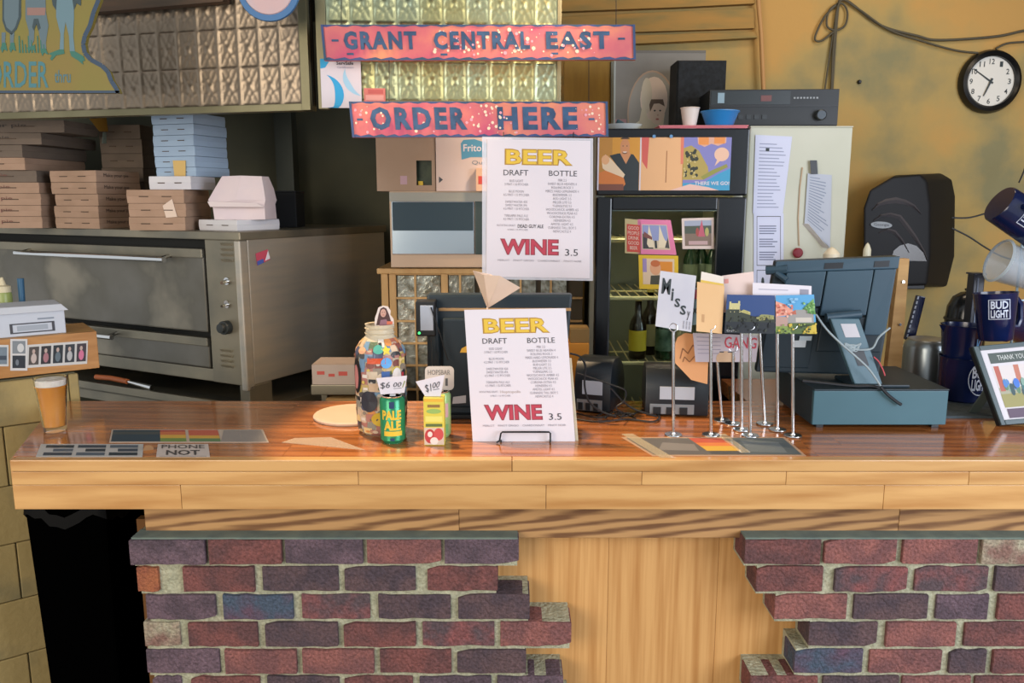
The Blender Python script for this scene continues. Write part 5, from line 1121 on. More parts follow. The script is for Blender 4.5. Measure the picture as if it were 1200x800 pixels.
# juice box
S = SQ([(497, 465), (522, 465), (522, 522), (497, 523)], 2.0); jb0 = atz(497, 522, BZ); jb1 = atz(521, 522, BZ); zt_ = at(509, 466, jb0.y).z
jb = thing('juice_box', ((jb0.x+jb1.x)/2, jb0.y+.02, BZ+.0005), 'yellow juice box with red fruit picture', 'juice box')
MB().box(jb0.x, jb1.x, jb0.y, jb0.y+.04, BZ+.0005, zt_).build('carton', M('juice_yellow', '#cfc04a', .45), jb, bevel=.002)
S = Surf((jb0.x, jb0.y, zt_), (jb1.x, jb0.y, zt_), (jb1.x, jb0.y, BZ), (jb0.x, jb0.y, BZ))
patches(S, [(rc(.02, .02, .98, .38), flat('#c9b4a0')), (arc(.3, .2, .26, .15, n=16), flat('#b03a3c')), (arc(.72, .24, .24, .13, n=16), flat('#c04a48')), (arc(.5, .1, .2, .08, n=12), flat('#dcd0c4')), (arc(.3, .24, .12, .06, n=12), flat('#e0cfc4')), (rc(.1, .4, .9, .46), flat('#5a6a3a')), (arc(.5, .72, .36, .05, n=16), flat('#8fae5c')), (rc(.2, .8, .8, .86), flat('#8a6a3a')), (rc(.08, .5, .92, .62), flat('#d8d06a')), (rc(.04, .92, .96, .98), flat('#d9a83a'))], jb)
# price tags (fixed in small slits)
def ptag(pts, Y, s, name, label, off=0, s2=None):
    S = SQ(pts, Y); o = S.slab(name, paper, None, .0008); tag(o, label, 'price tag'); return S, o
S, o_ = ptag([(441, 443), (477, 440), (474, 460), (446, 462)], cpz.y+.002, '', 'price_tag', 'white price tag marked $6.00 standing on the green can'); text(S, '$6', .06, .3, .42, .72, ink, o_, shear=.2); text(S, '00', .55, .38, .84, .66, ink, o_, shear=.2); patches(S, [(rc(.55, .28, .86, .31), ink), ([(.9, .3), (.97, .7), (.93, .7), (.88, .34)], flat('#7a8a3a'))], o_)
S, o_ = ptag([(487, 447), (521, 439), (516, 466), (500, 467)], jb0.y+.018, '', 'price_tag', 'white price tag marked $1.00 standing on the juice box'); text(S, '$1', .2, .3, .5, .74, ink, o_, shear=.2); text(S, '00', .55, .48, .86, .76, ink, o_, shear=.2); patches(S, [(rc(.55, .4, .86, .43), ink)], o_)
Yt = g2.y+.02; cx, cy = 515, 445
b = MB(); rr_ = []
for (x, y, a0) in ((527, 434, 0), (503, 434, 90), (503, 452, 180), (527, 452, 270)):
    for k in range(5): a = R(a0+22.5*k); rr_.append((x+5*math.cos(a), y-5*math.sin(a)))
b.prism([at(x, y, Yt) for x, y in rr_], [at(x, y, Yt)+Vector((0, .001, 0)) for x, y in rr_]); o_ = tag(b.build('price_tag', M('tag_cream', '#c9bcb0', .6)), 'rounded cream price tag on the pale green can', 'price tag')
S = SQ([(501, 432), (529, 432), (529, 454), (501, 454)], Yt); text(S, 'HOPSBAR', .02, .68, .95, .95, flat('#7a7470'), o_); text(S, '1', .75, .1, .85, .5, flat('#5a5654'), o_)

# ================================================================== MENUS
yel = flat('#d6b23c'); bro = flat('#a8802e'); redm = flat('#b03a4c'); red2 = flat('#8a3a44')
draft = 'BUD LIGHT\n3 PINT / 10 PITCHER\n\nBLUE MOON\n4.5 PINT / 15 PITCHER\n\nSWEETWATER 420\nSWEETWATER IPA\n4.5 PINT / 15 PITCHER\n\nTERRAPIN PALE ALE\n4.5 PINT / 15 PITCHER'
bott = 'PBR 2.5\nSWEET BLUE HEAVEN 4\nROLLING ROCK 3\nMIKES HARD LEMONADE 4\nBUDWEISER 3.5\nBUD LIGHT 3.5\nMILLER LITE 3.5\nYUENGLING 3.5\nWOODCHUCK AMBER 4.5\nWOODCHUCK PEAR 4.5\nCORONA EXTRA 4.5\nHEINEKEN 4.5\nAMSTEL LIGHT 4.5\nGUINNESS TALL BOY 5\nNEWCASTLE 4'
def menu(S, o, special):
    lg_ = flat('#9a969e')
    text(S, 'BEER', .17, .82, .83, .935, bro, o, 'heading', bold=.05, off=.0006); text(S, 'BEER', .185, .828, .815, .927, yel, o, 'heading', bold=.018, off=.0010)
    text(S, 'DRAFT', .16, .745, .40, .785, ink, o, 'heading', bold=.0); text(S, 'BOTTLE', .60, .745, .87, .785, ink, o, 'heading', bold=.0)
    text(S, draft, .16, .42, .41, .715, lg_, o, 'small_print'); text(S, bott, .57, .335, .89, .725, lg_, o, 'small_print')
    text(S, 'ROTATING DRAFT', .10, .375, .28, .39, lg_, o, 'small_print'); text(S, '4 PINT / 15 PITCHER', .2, .345, .4, .358, lg_, o, 'small_print')
    if special: text(S, 'DEAD GUY ALE', .3, .365, .55, .392, flat('#5f5f66'), o, 'handwriting', bold=.02)
    else: text(S, 'Hoptopolis', .3, .365, .5, .392, flat('#b8a8a0'), o, 'handwriting')
    text(S, 'WINE', .13, .165, .70, .285, red2, o, 'heading', bold=.055, off=.0006); text(S, 'WINE', .145, .172, .685, .278, redm, o, 'heading', bold=.02, off=.0010)
    text(S, '3.5', .76, .165, .885, .215, ink, o, 'heading'); text(S, 'MERLOT    PINOT GRIGIO    CHARDONNAY    PINOT NOIR', .11, .118, .92, .133, lg_, o, 'small_print')
# upper menu hanging in a plastic sleeve
MY = 2.66
up = thing('menu_poster', at(630, 326, MY), 'beer and wine menu in plastic sleeve hanging below the order sign', 'menu')
Su = SQ([(571, 163), (692, 165), (691, 326), (570, 324)], MY); Su.slab('sheet', paper, up, .001)
Ss = SQ([(565, 160), (695, 162), (695, 329), (565, 327)], MY+.001); Ss.sub(0, 0, 1, 1, -.001).slab('sleeve_back', M('sleeve', '#e6e6ee', .1, alpha=.45), up, .0008)
menu(Su, up, True)
for x in (590, 672): MB().tube([at(x, 165, MY+.006), at(x, 155, 2.69)], .002, 6).build('hanger', wirem, up)
# paper cone
cn = thing('paper_cone', at(580, 362, 2.31), 'folded cream paper cone behind the lower menu', 'paper cone')
tip = at(571, 362, 2.31); rim = [at(554, 317, 2.33), at(567, 322, 2.27), at(586, 323, 2.26), at(610, 337, 2.30), at(598, 330, 2.36), at(574, 321, 2.37)]
b = MB(); tips = [tip+Vector((.003*math.cos(i), .003*math.sin(i), 0)) for i in range(6)]
b.add(rim+tips, [(i, (i+1) % 6, 6+(i+1) % 6, 6+i) for i in range(6)]); b.build('cone', M('cone_paper', '#ddc8b4', .7, c2='#d4bca8', scale=5), cn)
b = MB(); b.tube([tip+Vector((0, .0, .0)), tip+Vector((0, .0, -.16)), Vector((tip.x, tip.y, BZ+.0))], .004, 6); b.build('stick', wood_pale, cn)
# lower menu on easel
LY = atz(605, 517, BZ).y
lo_m = thing('menu_card', atz(610, 517, BZ), 'beer and wine menu card standing on the bar in a wire easel', 'menu')
lean = .035
def lpt(x, y):
    t = (518-y)/157; return at(x, y, LY+lean*t)
Sl = Surf(lpt(544, 363), lpt(663, 361), lpt(674, 517), lpt(554, 518)); Sl.slab('card', paper, lo_m, .0015); menu(Sl, lo_m, False)
Sa = Surf(lpt(549, 400)+Vector((0, .006, 0)), lpt(670, 420)+Vector((0, .006, 0)), lpt(678, 517)+Vector((0, .006, 0)), lpt(556, 518)+Vector((0, .006, 0))); Sa.slab('acrylic_holder', M('acrylic', '#d9d2b8', .1, alpha=.5), lo_m, .002)
es = thing('wire_easel', atz(615, 517, BZ), 'small twisted black wire easel holding the menu card', 'easel')
e0 = LY-.012
ez = lambda x, y, d=0: Vector((at(x, y, e0).x, e0+d, at(x, y, e0).z))
zf = BZ+.003
b = MB()
L_, R_ = ez(587, 506), ez(645, 506); b.tube([Vector((L_.x-.012, e0-.008, zf)), Vector((L_.x-.004, e0-.004, zf+.004)), Vector((L_.x, e0, L_.z-.004)), Vector((L_.x+.004, e0, L_.z)), Vector((R_.x-.004, e0, R_.z)), Vector((R_.x, e0, R_.z-.004)), Vector((R_.x-.0, e0-.004, zf))], .0025, 8); b.build('front_loop', M('easel_black', '#1b1e20', .4, .5), es, smooth=True)
b = MB(); b.tube([Vector((L_.x, e0, zf)), Vector((L_.x, e0+.09, zf)), Vector((L_.x+.05, e0+.075, BZ+.16)), Vector((R_.x-.05, e0+.075, BZ+.16)), Vector((R_.x, e0+.09, zf)), Vector((R_.x, e0, zf))], .0025, 8); b.build('back_support', M('easel_black', '#1b1e20', .4, .5), es, smooth=True)

# ================================================================== POS MONITOR BEHIND THE LOWER MENU
PY = 2.42
mp_ = M('pos_black', '#16242c', .45, c2='#1b2b34', scale=3)
xa, xb = at(500, 420, PY).x, at(671, 420, PY).x; zt = at(590, 346, PY).z; zb_ = BZ+.006
pos = thing('order_screen', ((xa+xb)/2, PY+.1, BZ), 'black back of an order screen standing behind the menu card', 'monitor')
b = MB(); b.hexa([(xa, PY, zb_), (xb-.03, PY, zb_), (xb-.03, PY+.05, zb_), (xa, PY+.05, zb_), (xa, PY+.03, zt), (xb, PY+.03, zt), (xb, PY+.08, zt), (xa, PY+.08, zt)]); b.build('housing', mp_, pos, bevel=.008)
b = MB(); b.box(xa+.05, xb-.05, PY-.004, PY+.02, BZ+.03, zt-.07); b.build('rear_cover', mp_, pos, bevel=.006)
MB().box(xa+.03, xb-.005, PY+.022, PY+.03, zt-.05, zt-.042).build('seam_strip', flat('#b08a5c'), pos)
MB().box(xa+.03, xb-.02, PY-.03, PY+.09, BZ+.0005, BZ+.014).build('base', blackp, pos, bevel=.003)
b = MB(); b.tube([(xa+.028, PY-.0, BZ+.02), (xa+.03, PY-.012, BZ+.2), (xa+.024, PY+.012, zt-.04)], .014, 8); b.build('side_rib', mp_, pos, smooth=True)
S = SQ([(531, 465), (546, 463), (546, 472), (530, 473)], PY-.008); S.slab('label', flat('#b8bcc0'), pos, .001)
S = SQ([(540, 412), (546, 405), (546, 413)], PY-.008) if False else None
b = MB(); b.face([at(x, y, PY-.008) for x, y in ((539, 413), (541, 408), (547, 405), (547, 413))]); b.build('yellow_label', flat('#d9a83a'), pos, fix=False)
cd = thing('card_reader', at(497, 393, PY-.03), 'small black card reader with green light on the screen side', 'card reader')
xr0, xr1 = at(487, 370, PY-.03).x, at(510, 370, PY-.03).x; zr0, zr1 = at(497, 394, PY-.03).z, at(497, 353, PY-.03).z
MB().box(xr0, xr1, PY-.03, PY+.03, zr0, zr1).build('body', blackp, cd, bevel=.004); MB().box(xr0+.014, xr1-.006, PY-.032, PY-.028, zr0+.018, zr1-.012).build('face_label', flat('#b0b8c4'), cd, bevel=.001)
MB(Fr((xr0+.01, PY-.031, zr0+.01))).lathe([(0, -.003), (.003, -.002), (.004, .0), (.004, .002)], 10, (0, 0, 0), 'y').build('status_light', M('led_green', '#3fe06a', .3, emit=2.0), cd)
b = cable([(505, 360), (511, 378), (517, 395), (521, 410), (525, 422)], PY-.035, .002, 'thin cable hanging from the card reader')
# ================================================================== RECEIPT PRINTERS
def printer(x0, x1, y0, Y, name, label, yaw, depth=.2):
    xa, xb = at(x0, 460, Y).x, at(x1, 460, Y).x; zt = at((x0+x1)/2, y0, Y).z; h = zt-BZ; W_ = (xb-xa)/2
    f = Fr(((xa+xb)/2, Y, BZ+.0005), yaw); o = thing('receipt_printer', f.o, label, 'printer')
    # profile (y,z) of rounded case
    prof = [(0, .004), (0, h*.55), (.01, h*.8), (.03, h*.95), (.06, h), (depth*.6, h*.98), (depth*.9, h*.75), (depth, h*.5), (depth, .004)]
    MB(f).prism([(-W_, y, z) for y, z in prof], [(W_, y, z) for y, z in prof]).build('case', M('printer_black', '#131a20', .38), o, smooth=True, bevel=.004)
    MB(f).box(-W_*.55, W_*.55, -.0015, .003, h*.36, h*.62).build('rating_label', flat('#a9adb4'), o)
    pp = MB(f).box(-W_*.85, W_*.55, -.002, .003, .008, h*.26).build('port_panel', M('port_metal', '#8d9498', .35, .6), o, bevel=.001)
    for k in range(3): MB(f).box(-W_*.75+k*W_*.42, -W_*.5+k*W_*.42, -.006, .0, h*.06, h*.2).build('port', blackp, pp, bevel=.001)
    return f, W_, h
printer(757, 830, 432, 2.42, 'p', 'black receipt printer with label beside the card stands', R(-6))
printer(672, 716, 423, 2.46, 'p', 'black receipt printer partly behind the menu card', R(-20))
# cable tangle
def bcable(pts, z, label, r_=.0028): 
    P_ = [atz(x, y, z) for x, y in pts]; sm = []
    for i in range(len(P_)-1):
        p0 = P_[max(i-1, 0)]; p1 = P_[i]; p2 = P_[i+1]; p3 = P_[min(i+2, len(P_)-1)]
        for k in range(6): t = k/6; sm.append(.5*((2*p1)+(-p0+p2)*t+(2*p0-5*p1+4*p2-p3)*t*t+(-p0+3*p1-3*p2+p3)*t**3))
    return tag(MB().tube(sm+[P_[-1]], r_, 6).build('cable', wirem, smooth=True), label, 'cable')
bcable([(676, 491), (700, 494), (735, 491), (765, 494), (772, 487), (755, 480), (742, 486)], BZ+.005, 'black cable looping on the bar between the two printers')
bcable([(676, 484), (700, 489), (728, 485), (745, 490)], BZ+.009, 'second black cable on the bar behind the first loop')
cable([(668, 414), (680, 418), (686, 430), (685, 450), (690, 470), (705, 482), (722, 488)], 2.36, .003, 'black cable arching from the screen down to the bar')
cable([(676, 437), (700, 445), (720, 452), (733, 458), (731, 470), (722, 478), (735, 486)], 2.39, .0025, 'black cable strung from left printer to the tangle')
cable([(716, 455), (730, 470), (745, 480), (770, 488)], 2.40, .003, 'black cable between the two printers above the tangle')
for k in range(4): bcable([(700+k*9, 487+k % 2*3), (715+k*6, 481+k), (728+k*5, 488-k), (744-k*3, 484)], BZ+.012+k*.003, ['lowest', 'second', 'third', 'topmost'][k]+' strand of the black cable tangle on the bar', .0022)
# orange box and ledge in the background between screen and cooler
S, xa, xb, z0, z1 = frontbox(666, 402, 690, 470, 2.75, .1)
ob = thing('orange_carton', ((xa+xb)/2, 2.8, 0), 'orange carton on a brown box between screen and cooler', 'carton'); MB().box(xa, xb, 2.75, 2.85, z0+.05, z1).build('carton', M('orange_card2', '#d08a2c', .6), ob, bevel=.002); MB().box(xa-.02, xb+.02, 2.745, 2.86, 0, z0+.05).build('lower_box', card, ob, bevel=.003)
MB().box(xa+.005, xb, 2.752, 2.85, z1+.0005, z1+.05).build('upper_box', M('brown_card', '#8f6f3c', .7), ob, bevel=.002)

# ================================================================== CARD STANDS
rodm = M('stand_steel', '#c9c9c9', .22, 1)
rod_specs = [(789, 510, 388, 0, 'frontmost stand at the left holding the MISS card'), (833, 510, 386, 0, 'front stand holding the manila envelope'), (846, 493, 405, -7, 'rear stand leaning left behind the manila envelope'), (859, 497, 412, 0, 'rear stand below the GANG card'),
             (869, 504, 388, 0, 'stand behind the castle postcard, left'), (879, 511, 386, 0, 'front stand holding the castle postcard'), (896, 497, 385, -6, 'leaning rear stand right of the castle postcard'), (911, 504, 386, 0, 'stand between the two postcards'), (929, 511, 385, 0, 'rightmost front stand holding the colourful postcard')]
rods = {}
bd = None
for i, (x, yb, yt, ln, lb) in enumerate(rod_specs):
    p = atz(x, yb, BZ); p.z = BZ+.0005; xt = x+ln; top = at(xt, yt, p.y)
    o = thing('card_stand', p, 'slim silver '+lb, 'card stand', 'silver card stands on the bar'); rods[i] = (p, top)
    if bd is None:
        bd = MB(Fr(p)).lathe([(0, 0), (.024, 0), (.025, .002), (.024, .004), (.008, .005), (.007, .008), (0, .008)], 24).build('base', rodm, o, smooth=True)
    else:
        copy_of(bd, o, (0, 0, 0))
    MB().tube([p+Vector((0, 0, .006)), top], .0048, 10).build('rod', rodm, o, smooth=True)
    ring = [top+Vector((.011*math.cos(R(a)), -.003+.004*math.sin(R(a/2)), .011+.011*math.sin(R(a)))) for a in range(-90, 280, 18)]
    MB().tube(ring, .0012, 6).build('clip_ring', rodm, o, smooth=True)
def cardp(pts, Y, mat, name, label, prints=None, cat='card', t=.0008):
    S = SQ(pts, Y); o = S.slab(name, mat, None, t); tag(o, label, cat)
    if prints: patches(S, prints, o)
    return S, o
yf = rods[0][0].y
S, o_ = cardp([(774, 317), (816, 323), (810, 389), (768, 382)], yf, M('grey_card', '#c2c0c4', .7, c2='#b4b3bc', scale=8), 'name_card', 'grey card with black letters MISS on the left stand')
text(S, 'M', .08, .60, .32, .88, ds, o_, bold=.03); text(S, 'i', .36, .50, .42, .72, ds, o_, bold=.03); text(S, 'S', .47, .40, .62, .56, ds, o_, bold=.03); text(S, 'S', .64, .28, .80, .45, ds, o_, bold=.03); text(S, 'y', .84, .2, .92, .36, ink, o_)
text(S, 'KKK\nKKK\nKKK' if False else '|||\n|||', .76, .04, .95, .18, flat('#8f8f98'), o_)
y1_ = rods[1][0].y
S, o_ = cardp([(817, 330), (849, 335), (846, 391), (816, 388)], y1_-.004, M('manila', '#d8b284', .7, c2='#d0a878'), 'manila_envelope', 'tan manila envelope on the second front stand', [(rc(.2, .2, .3, .36), flat('#b88f64'))])
S, o_ = cardp([(822, 318), (848, 324), (848, 345), (820, 342)], y1_+.006, M('card_pale', '#d6ccc0', .7), 'striped_card', 'pale card with red and yellow band behind the envelope', [(rc(0, .1, 1, .35), flat('#c0503c')), (rc(0, .35, 1, .6), flat('#d0b050'))])
S, o_ = cardp([(846, 323), (883, 318), (884, 366), (848, 366)], y1_+.03, M('pink_card', '#d4bdb4', .7), 'blank_card', 'plain pinkish card standing above the castle postcard', [(rc(.06, .78, .2, .9), flat('#cf8a80'))])
y5 = rods[5][0].y
S, o_ = cardp([(852, 345), (908, 346), (908, 391), (849, 390)], y5-.004, flat('#2c4474', .35), 'castle_postcard', 'postcard of a lit castle under a dark blue sky', cat='postcard')
patches(S, [(rc(0, 0, 1, .45), flat('#22272c')), ([(0, .45), (0, .6), (.1, .66), (.3, .62), (.45, .5), (.6, .42), (1, .4), (1, .3), (0, .3)], flat('#33392f')), ([(.06, .62), (.06, .82), (.1, .82), (.1, .78), (.24, .78), (.24, .84), (.28, .84), (.28, .62)], flat('#b8b07c')), ([(.28, .56), (.36, .62), (.5, .56), (.5, .48)], flat('#a39c60')), ([(.62, .4), (.72, .5), (.84, .5), (.98, .48), (.98, .38), (.7, .34)], flat('#8a8a5a'))], o_)
patches(S, [(arc(.05+.9*random.random(), .05+.4*random.random(), .02, .03, n=6), flat(random.choice(['#1a1f22', '#343a34', '#2c3230']))) for _ in range(50)]+[(arc(.06+.44*random.random(), .56+.2*random.random()*(k % 3 == 0), .008, .012, n=6), flat('#d8cc94')) for k in range(14)]+[(arc(.62+.35*random.random(), .36+.12*random.random(), .01, .02, n=6), flat(random.choice(['#a8a468', '#3a4034']))) for _ in range(16)], o_, 'fine_print', .003)['kind'] = 'stuff'
text(S, 'CASTLE', .04, .04, .26, .09, flat('#c8c8c8'), o_)
y8 = rods[8][0].y
S, o_ = cardp([(909, 346), (954, 345), (957, 391), (909, 391)], y8-.004, flat('#4f94c0', .35), 'village_postcard', 'bright postcard with pink blossom and roofs', cat='postcard')
patches(S, [(rc(0, 0, 1, .3), flat('#4c5f34')), ([(0, .45), (0, .85), (.2, .78), (.42, .62), (.5, .5)], flat('#d0907c')), ([(.98, .9), (.75, .7), (.6, .55), (1, .5)], flat('#6f9c58')), ([(.3, .5), (.5, .62), (.75, .62), (.95, .5), (.95, .28), (.3, .28)], flat('#8f8c88')), ([(.3, .5), (.5, .62), (.52, .5)], flat('#a85c48')), (rc(.5, .3, .9, .42), flat('#b8b0a4')), (rc(.0, .2, .3, .45), flat('#a88a80')), ([(0, 0), (.4, .0), (.3, .2), (0, .2)], flat('#7a8f48')), ([(.65, 0), (1, 0), (1, .25), (.8, .2)], flat('#c0a840'))], o_)
patches(S, [(arc(.02+.4*random.random(), .45+.3*random.random(), .03, .03, n=6), flat(random.choice(['#c8705c', '#d8a898', '#a8584c']))) for _ in range(22)]+[(arc(.6+.38*random.random(), .5+.3*random.random(), .03, .03, n=6), flat(random.choice(['#5a8a48', '#88b070', '#487a40']))) for _ in range(22)]+[(arc(random.random(), .26*random.random(), .03, .025, n=6), flat(random.choice(['#3a4a2c', '#7a8a48', '#c0a840', '#2c3a28']))) for _ in range(40)]+[(arc(.3+.3*random.random(), .75+.2*random.random(), .06, .02, n=8), flat('#7fb0d0')) for _ in range(6)], o_, 'fine_print', .003)['kind'] = 'stuff'
S, o_ = cardp([(882, 331), (951, 335), (951, 352), (882, 352)], y8+.02, paper, 'letter', 'white letter behind the two postcards', [(rc(.1, .62, .6, .68), flat('#a8a4b0')), (rc(.8, .25, .95, .75), flat('#8a8894'))], 'letter')
y3 = rods[3][0].y
S, o_ = cardp([(812, 390), (889, 393), (886, 424), (815, 424)], y3, M('gang_card', '#b8aeb4', .7, c2='#a8a0a8', scale=12), 'gang_card', 'grey card with red letters GANG on the rear stands', [(rc(.05, .85-.14*k, .42, .88-.14*k), flat('#8a8490')) for k in range(5)]+[(arc(.5, .12, .16, .28, n=14), flat('#b89a7c')), (rc(.4, .34, .47, .38), ink), (rc(.53, .34, .6, .38), ink)])
text(S, 'GANG', .48, .5, .98, .92, flat('#b03a48'), o_, bold=.01)
b = MB(); tz = [(791, 425), (790, 405), (794, 395), (803, 390), (812, 391), (816, 400), (830, 425), (829, 450), (810, 445)]
b.prism([at(x, y, y3+.03) for x, y in tz], [at(x, y, y3+.031) for x, y in tz]); o_ = tag(b.build('tan_card', M('tan_card', '#d49a68', .7)), 'rounded tan card with pencil drawing behind the MISS stand', 'card')
bb2 = MB(); thick([(797, 420), (800, 408), (806, 414), (812, 404), (818, 412), (822, 422)], 1.2, y3+.029-y3-.03, bb2, y3+.03); thick([(800, 424), (802, 418), (808, 424), (814, 417), (820, 424)], 1.0, -.001, bb2, y3+.03); bb2.build('drawing', flat('#8a5c3c'), o_, fix=False)
S, o_ = cardp([(811, 337), (818, 337), (818, 380), (808, 381)], y1_+.015, flat('#7fa0ae'), 'blue_card', 'narrow blue card between MISS card and envelope', [(rc(.2, .7, 1, .95), flat('#c05a74')), ([(.1, .2), (.9, .45), (.9, .5), (.1, .25)], ds), ([(.1, .5), (.9, .25), (.9, .3), (.1, .55)], ds)])

# ================================================================== CASH DRAWER AND TERMINAL
dY = atz(1000, 503, BZ).y
xa, xb = at(953, 478, dY).x, at(1110, 478, dY).x; dzt = at(1030, 457, dY).z; dzb_ = BZ+.012
cdw = thing('cash_drawer', ((xa+xb)/2, dY+.18, BZ+.0005), 'wide slate grey cash drawer on the bar', 'cash drawer')
drm = M('drawer_slate', '#3b5c66', .45, c2='#446872', scale=2)
MB().box(xa, xb, dY+.012, dY+.33, dzb_, dzt).build('case', M('drawer_dark', '#22323a', .5), cdw, bevel=.003)
MB().box(xa, xb, dY, dY+.014, dzb_+.002, dzt-.002).build('drawer_front', drm, cdw, bevel=.002)
MB().box(xa-.001, xb+.001, dY-.002, dY+.33, dzt-.001, dzt+.003).build('top_plate', M('drawer_top', '#1d2a30', .45), cdw, bevel=.001)
for x in (xa+.02, xb-.03):
    for y in (dY+.02, dY+.29): MB().box(x, x+.02, y, y+.02, BZ+.0005, dzb_).build('foot', blackp, cdw)
# terminal with tilted screen
tY = dY+.10
ter = thing('order_terminal', (at(1000, 450, tY).x, tY, dzt+.003), 'tilted touch screen terminal seen from behind on the cash drawer', 'terminal')
tm = M('terminal_slate', '#2b4250', .45, c2='#314a58', scale=3); td_ = M('terminal_dark', '#17262e', .45)
def tp_(x, y, Y): return at(x, y, Y)
# screen rear: quad tilted back, top leaning away from the customer
b = MB(); Q = [tp_(909, 306, tY+.06), tp_(1054, 300, tY+.03), tp_(1030, 440, tY+.03), tp_(886, 436, tY+.08)]
nq = (Q[1]-Q[0]).cross(Q[3]-Q[0]).normalized(); nq = nq if nq.dot(CAM-Q[0]) > 0 else -nq
Sq = Surf(*Q)
b.prism([Sq.P(0, 0), Sq.P(1, 0), Sq.P(1, 1), Sq.P(0, 1)], [Sq.P(.0, .0, -.035), Sq.P(1, 0, -.035), Sq.P(1, 1, -.035), Sq.P(0, 1, -.035)]); b.build('screen_housing', td_, ter, bevel=.006)
for (u0, v0, u1, v1, o0, nm, m_) in ((.0, .9, 1, 1, .008, 'top_bezel', tm), (.10, .60, .42, .9, .012, 'rear_panel', tm), (.43, .52, .80, .9, .014, 'rear_panel', tm), (.81, .35, .98, .9, .012, 'rear_panel', tm), (.02, .05, .42, .58, .004, 'lower_panel', td_), (.46, .2, .98, .5, .004, 'lower_panel', td_)):
    s2 = Sq.sub(u0, v0, u1, v1, o0); s2.slab(nm, m_, ter, o0+.004, bevel=.003)
for u0, u1 in ((.4, .55), (.8, .92)): Sq.sub(u0, .92, u1, .97, .0095).slab('vent', blackp, ter, .001)
b = MB(); b.tube([Sq.P(-.06, .92, -.01), Sq.P(.1, .93, .01)], .014, 8); b.tube([Sq.P(.02, .9, .004), Sq.P(.1, .84, .02)], .01, 8); b.build('hinge', tm, ter, smooth=True)
Sq.sub(.3, .3, .40, .34, .009).slab('asset_label', flat('#a8b4b8'), ter, .001); Sq.sub(.26, .24, .36, .30, .009).slab('asset_label', flat('#b4babc'), ter, .001)
# stand arm
A = [tp_(973, 373, tY-.02), tp_(1007, 373, tY-.02), tp_(1035, 452, tY-.07), tp_(1003, 453, tY-.07)]
Sa = Surf(*A); Sa.slab('stand_arm', M('arm_slate', '#45616c', .45), ter, .018, bevel=.003)
Sa.sub(.28, .72, .8, .92, .001).slab('arm_label', flat('#b8b4b8'), ter, .001)
Sa.sub(.35, .3, .75, .55, .0012).slab('arm_slot', blackp, ter, .001)
hb2 = MB(); hb2.tube([tp_(968, 372, tY), tp_(1008, 368, tY)], .014, 10); hb2.build('arm_hinge', tm, ter, smooth=True)
MB().box(at(985, 450, tY).x, at(1050, 450, tY).x, tY-.085, tY+.05, dzt+.0032, dzt+.012).build('stand_base', td_, ter, bevel=.003)
gw = M('cable_light', '#8f9ca0', .5)
cable([(956, 368), (968, 385), (985, 402), (1000, 415), (1018, 432), (1032, 452)], tY-.10, .003, 'grey cable stretched across the terminal arm', m=gw)
cable([(1032, 453), (1040, 462), (1050, 470), (1056, 474)], dY-.012, .0045, 'black plug end hanging over the cash drawer')
cable([(1006, 410), (1022, 408), (1030, 395), (1043, 384)], tY-.05, .003, 'grey cable curving right from the terminal arm', m=gw)
b = [(1003+9*math.cos(k*1.9)+k*.3-6, 407+5*math.sin(k*2.3)) for k in range(14)]; cable(b, tY-.085, .002, 'knot of cable tied around the terminal arm', m=gw)
cable([(1024, 418), (1030, 424), (1035, 434), (1037, 440)], tY-.06, .002, 'thin red wire beside the terminal arm', m=flat('#b84a50'))
cable([(940, 446), (970, 449), (1000, 452), (1020, 452), (1032, 455)], tY-.09, .004, 'black cable lying on the cash drawer top')
# wooden post to the right of the terminal
pw = thing('wooden_post', at(1048, 470, 2.75), 'slim pale wooden post behind the terminal', 'post')
zq = BZ+.0005; b = MB(); b.hexa([(at(1038, 440, 2.72).x, 2.72, zq), (at(1056, 440, 2.72).x, 2.72, zq), (at(1056, 440, 2.72).x, 2.75, zq), (at(1038, 440, 2.72).x, 2.75, zq), at(1054, 303, 2.72), at(1066, 303, 2.72), at(1066, 303, 2.72)+Vector((0, .03, 0)), at(1054, 303, 2.72)+Vector((0, .03, 0))]); b.build('post', wood_pale, pw, bevel=.002)
for x, y in ((1052, 330), (1048, 380)): q = at(x+6, y, 2.72); MB().tube([q, q+Vector((0, -.006, 0))], .005, 8).build('screw', chrome, pw)
# small bottles peeking above the terminal
def standing(x, ytop, r_, Y, mat, capm, label, cat='bottle', name='sauce_bottle', zf_=BZ+.0005):
    p = at(x, ytop, Y); h = p.z-zf_; o = thing(name, (p.x, Y, zf_), label, cat); f = Fr((p.x, Y, zf_))
    MB(f).lathe([(0, 0), (r_, 0), (r_, h*.86), (r_*.8, h*.91)], 18).build('body', mat, o, smooth=True); MB(f).lathe([(r_*.82, h*.9), (r_*.82, h*.95), (r_*.4, h*.985), (0, h)], 18).build('cap', capm, o, smooth=True)
standing(975, 289, .034, 2.88, M('cream_body', '#cfc6ac', .5), M('cream_cap', '#d6c9ae', .5), 'cream bottle top peeking above the terminal screen')
standing(1017, 284, .016, 2.88, M('bottle_white', '#c8c4ac', .4), M('bottle_tip', '#d0ccb4', .4), 'slim pale bottle tip above the terminal screen')

# ================================================================== RIGHT HAND CLUTTER: MUGS, PITCHERS, FRAME
nb = M('navy_plastic', '#0c1638', .22, c2='#101c46', coat=.3)
whitem = flat('#b8c0d0')
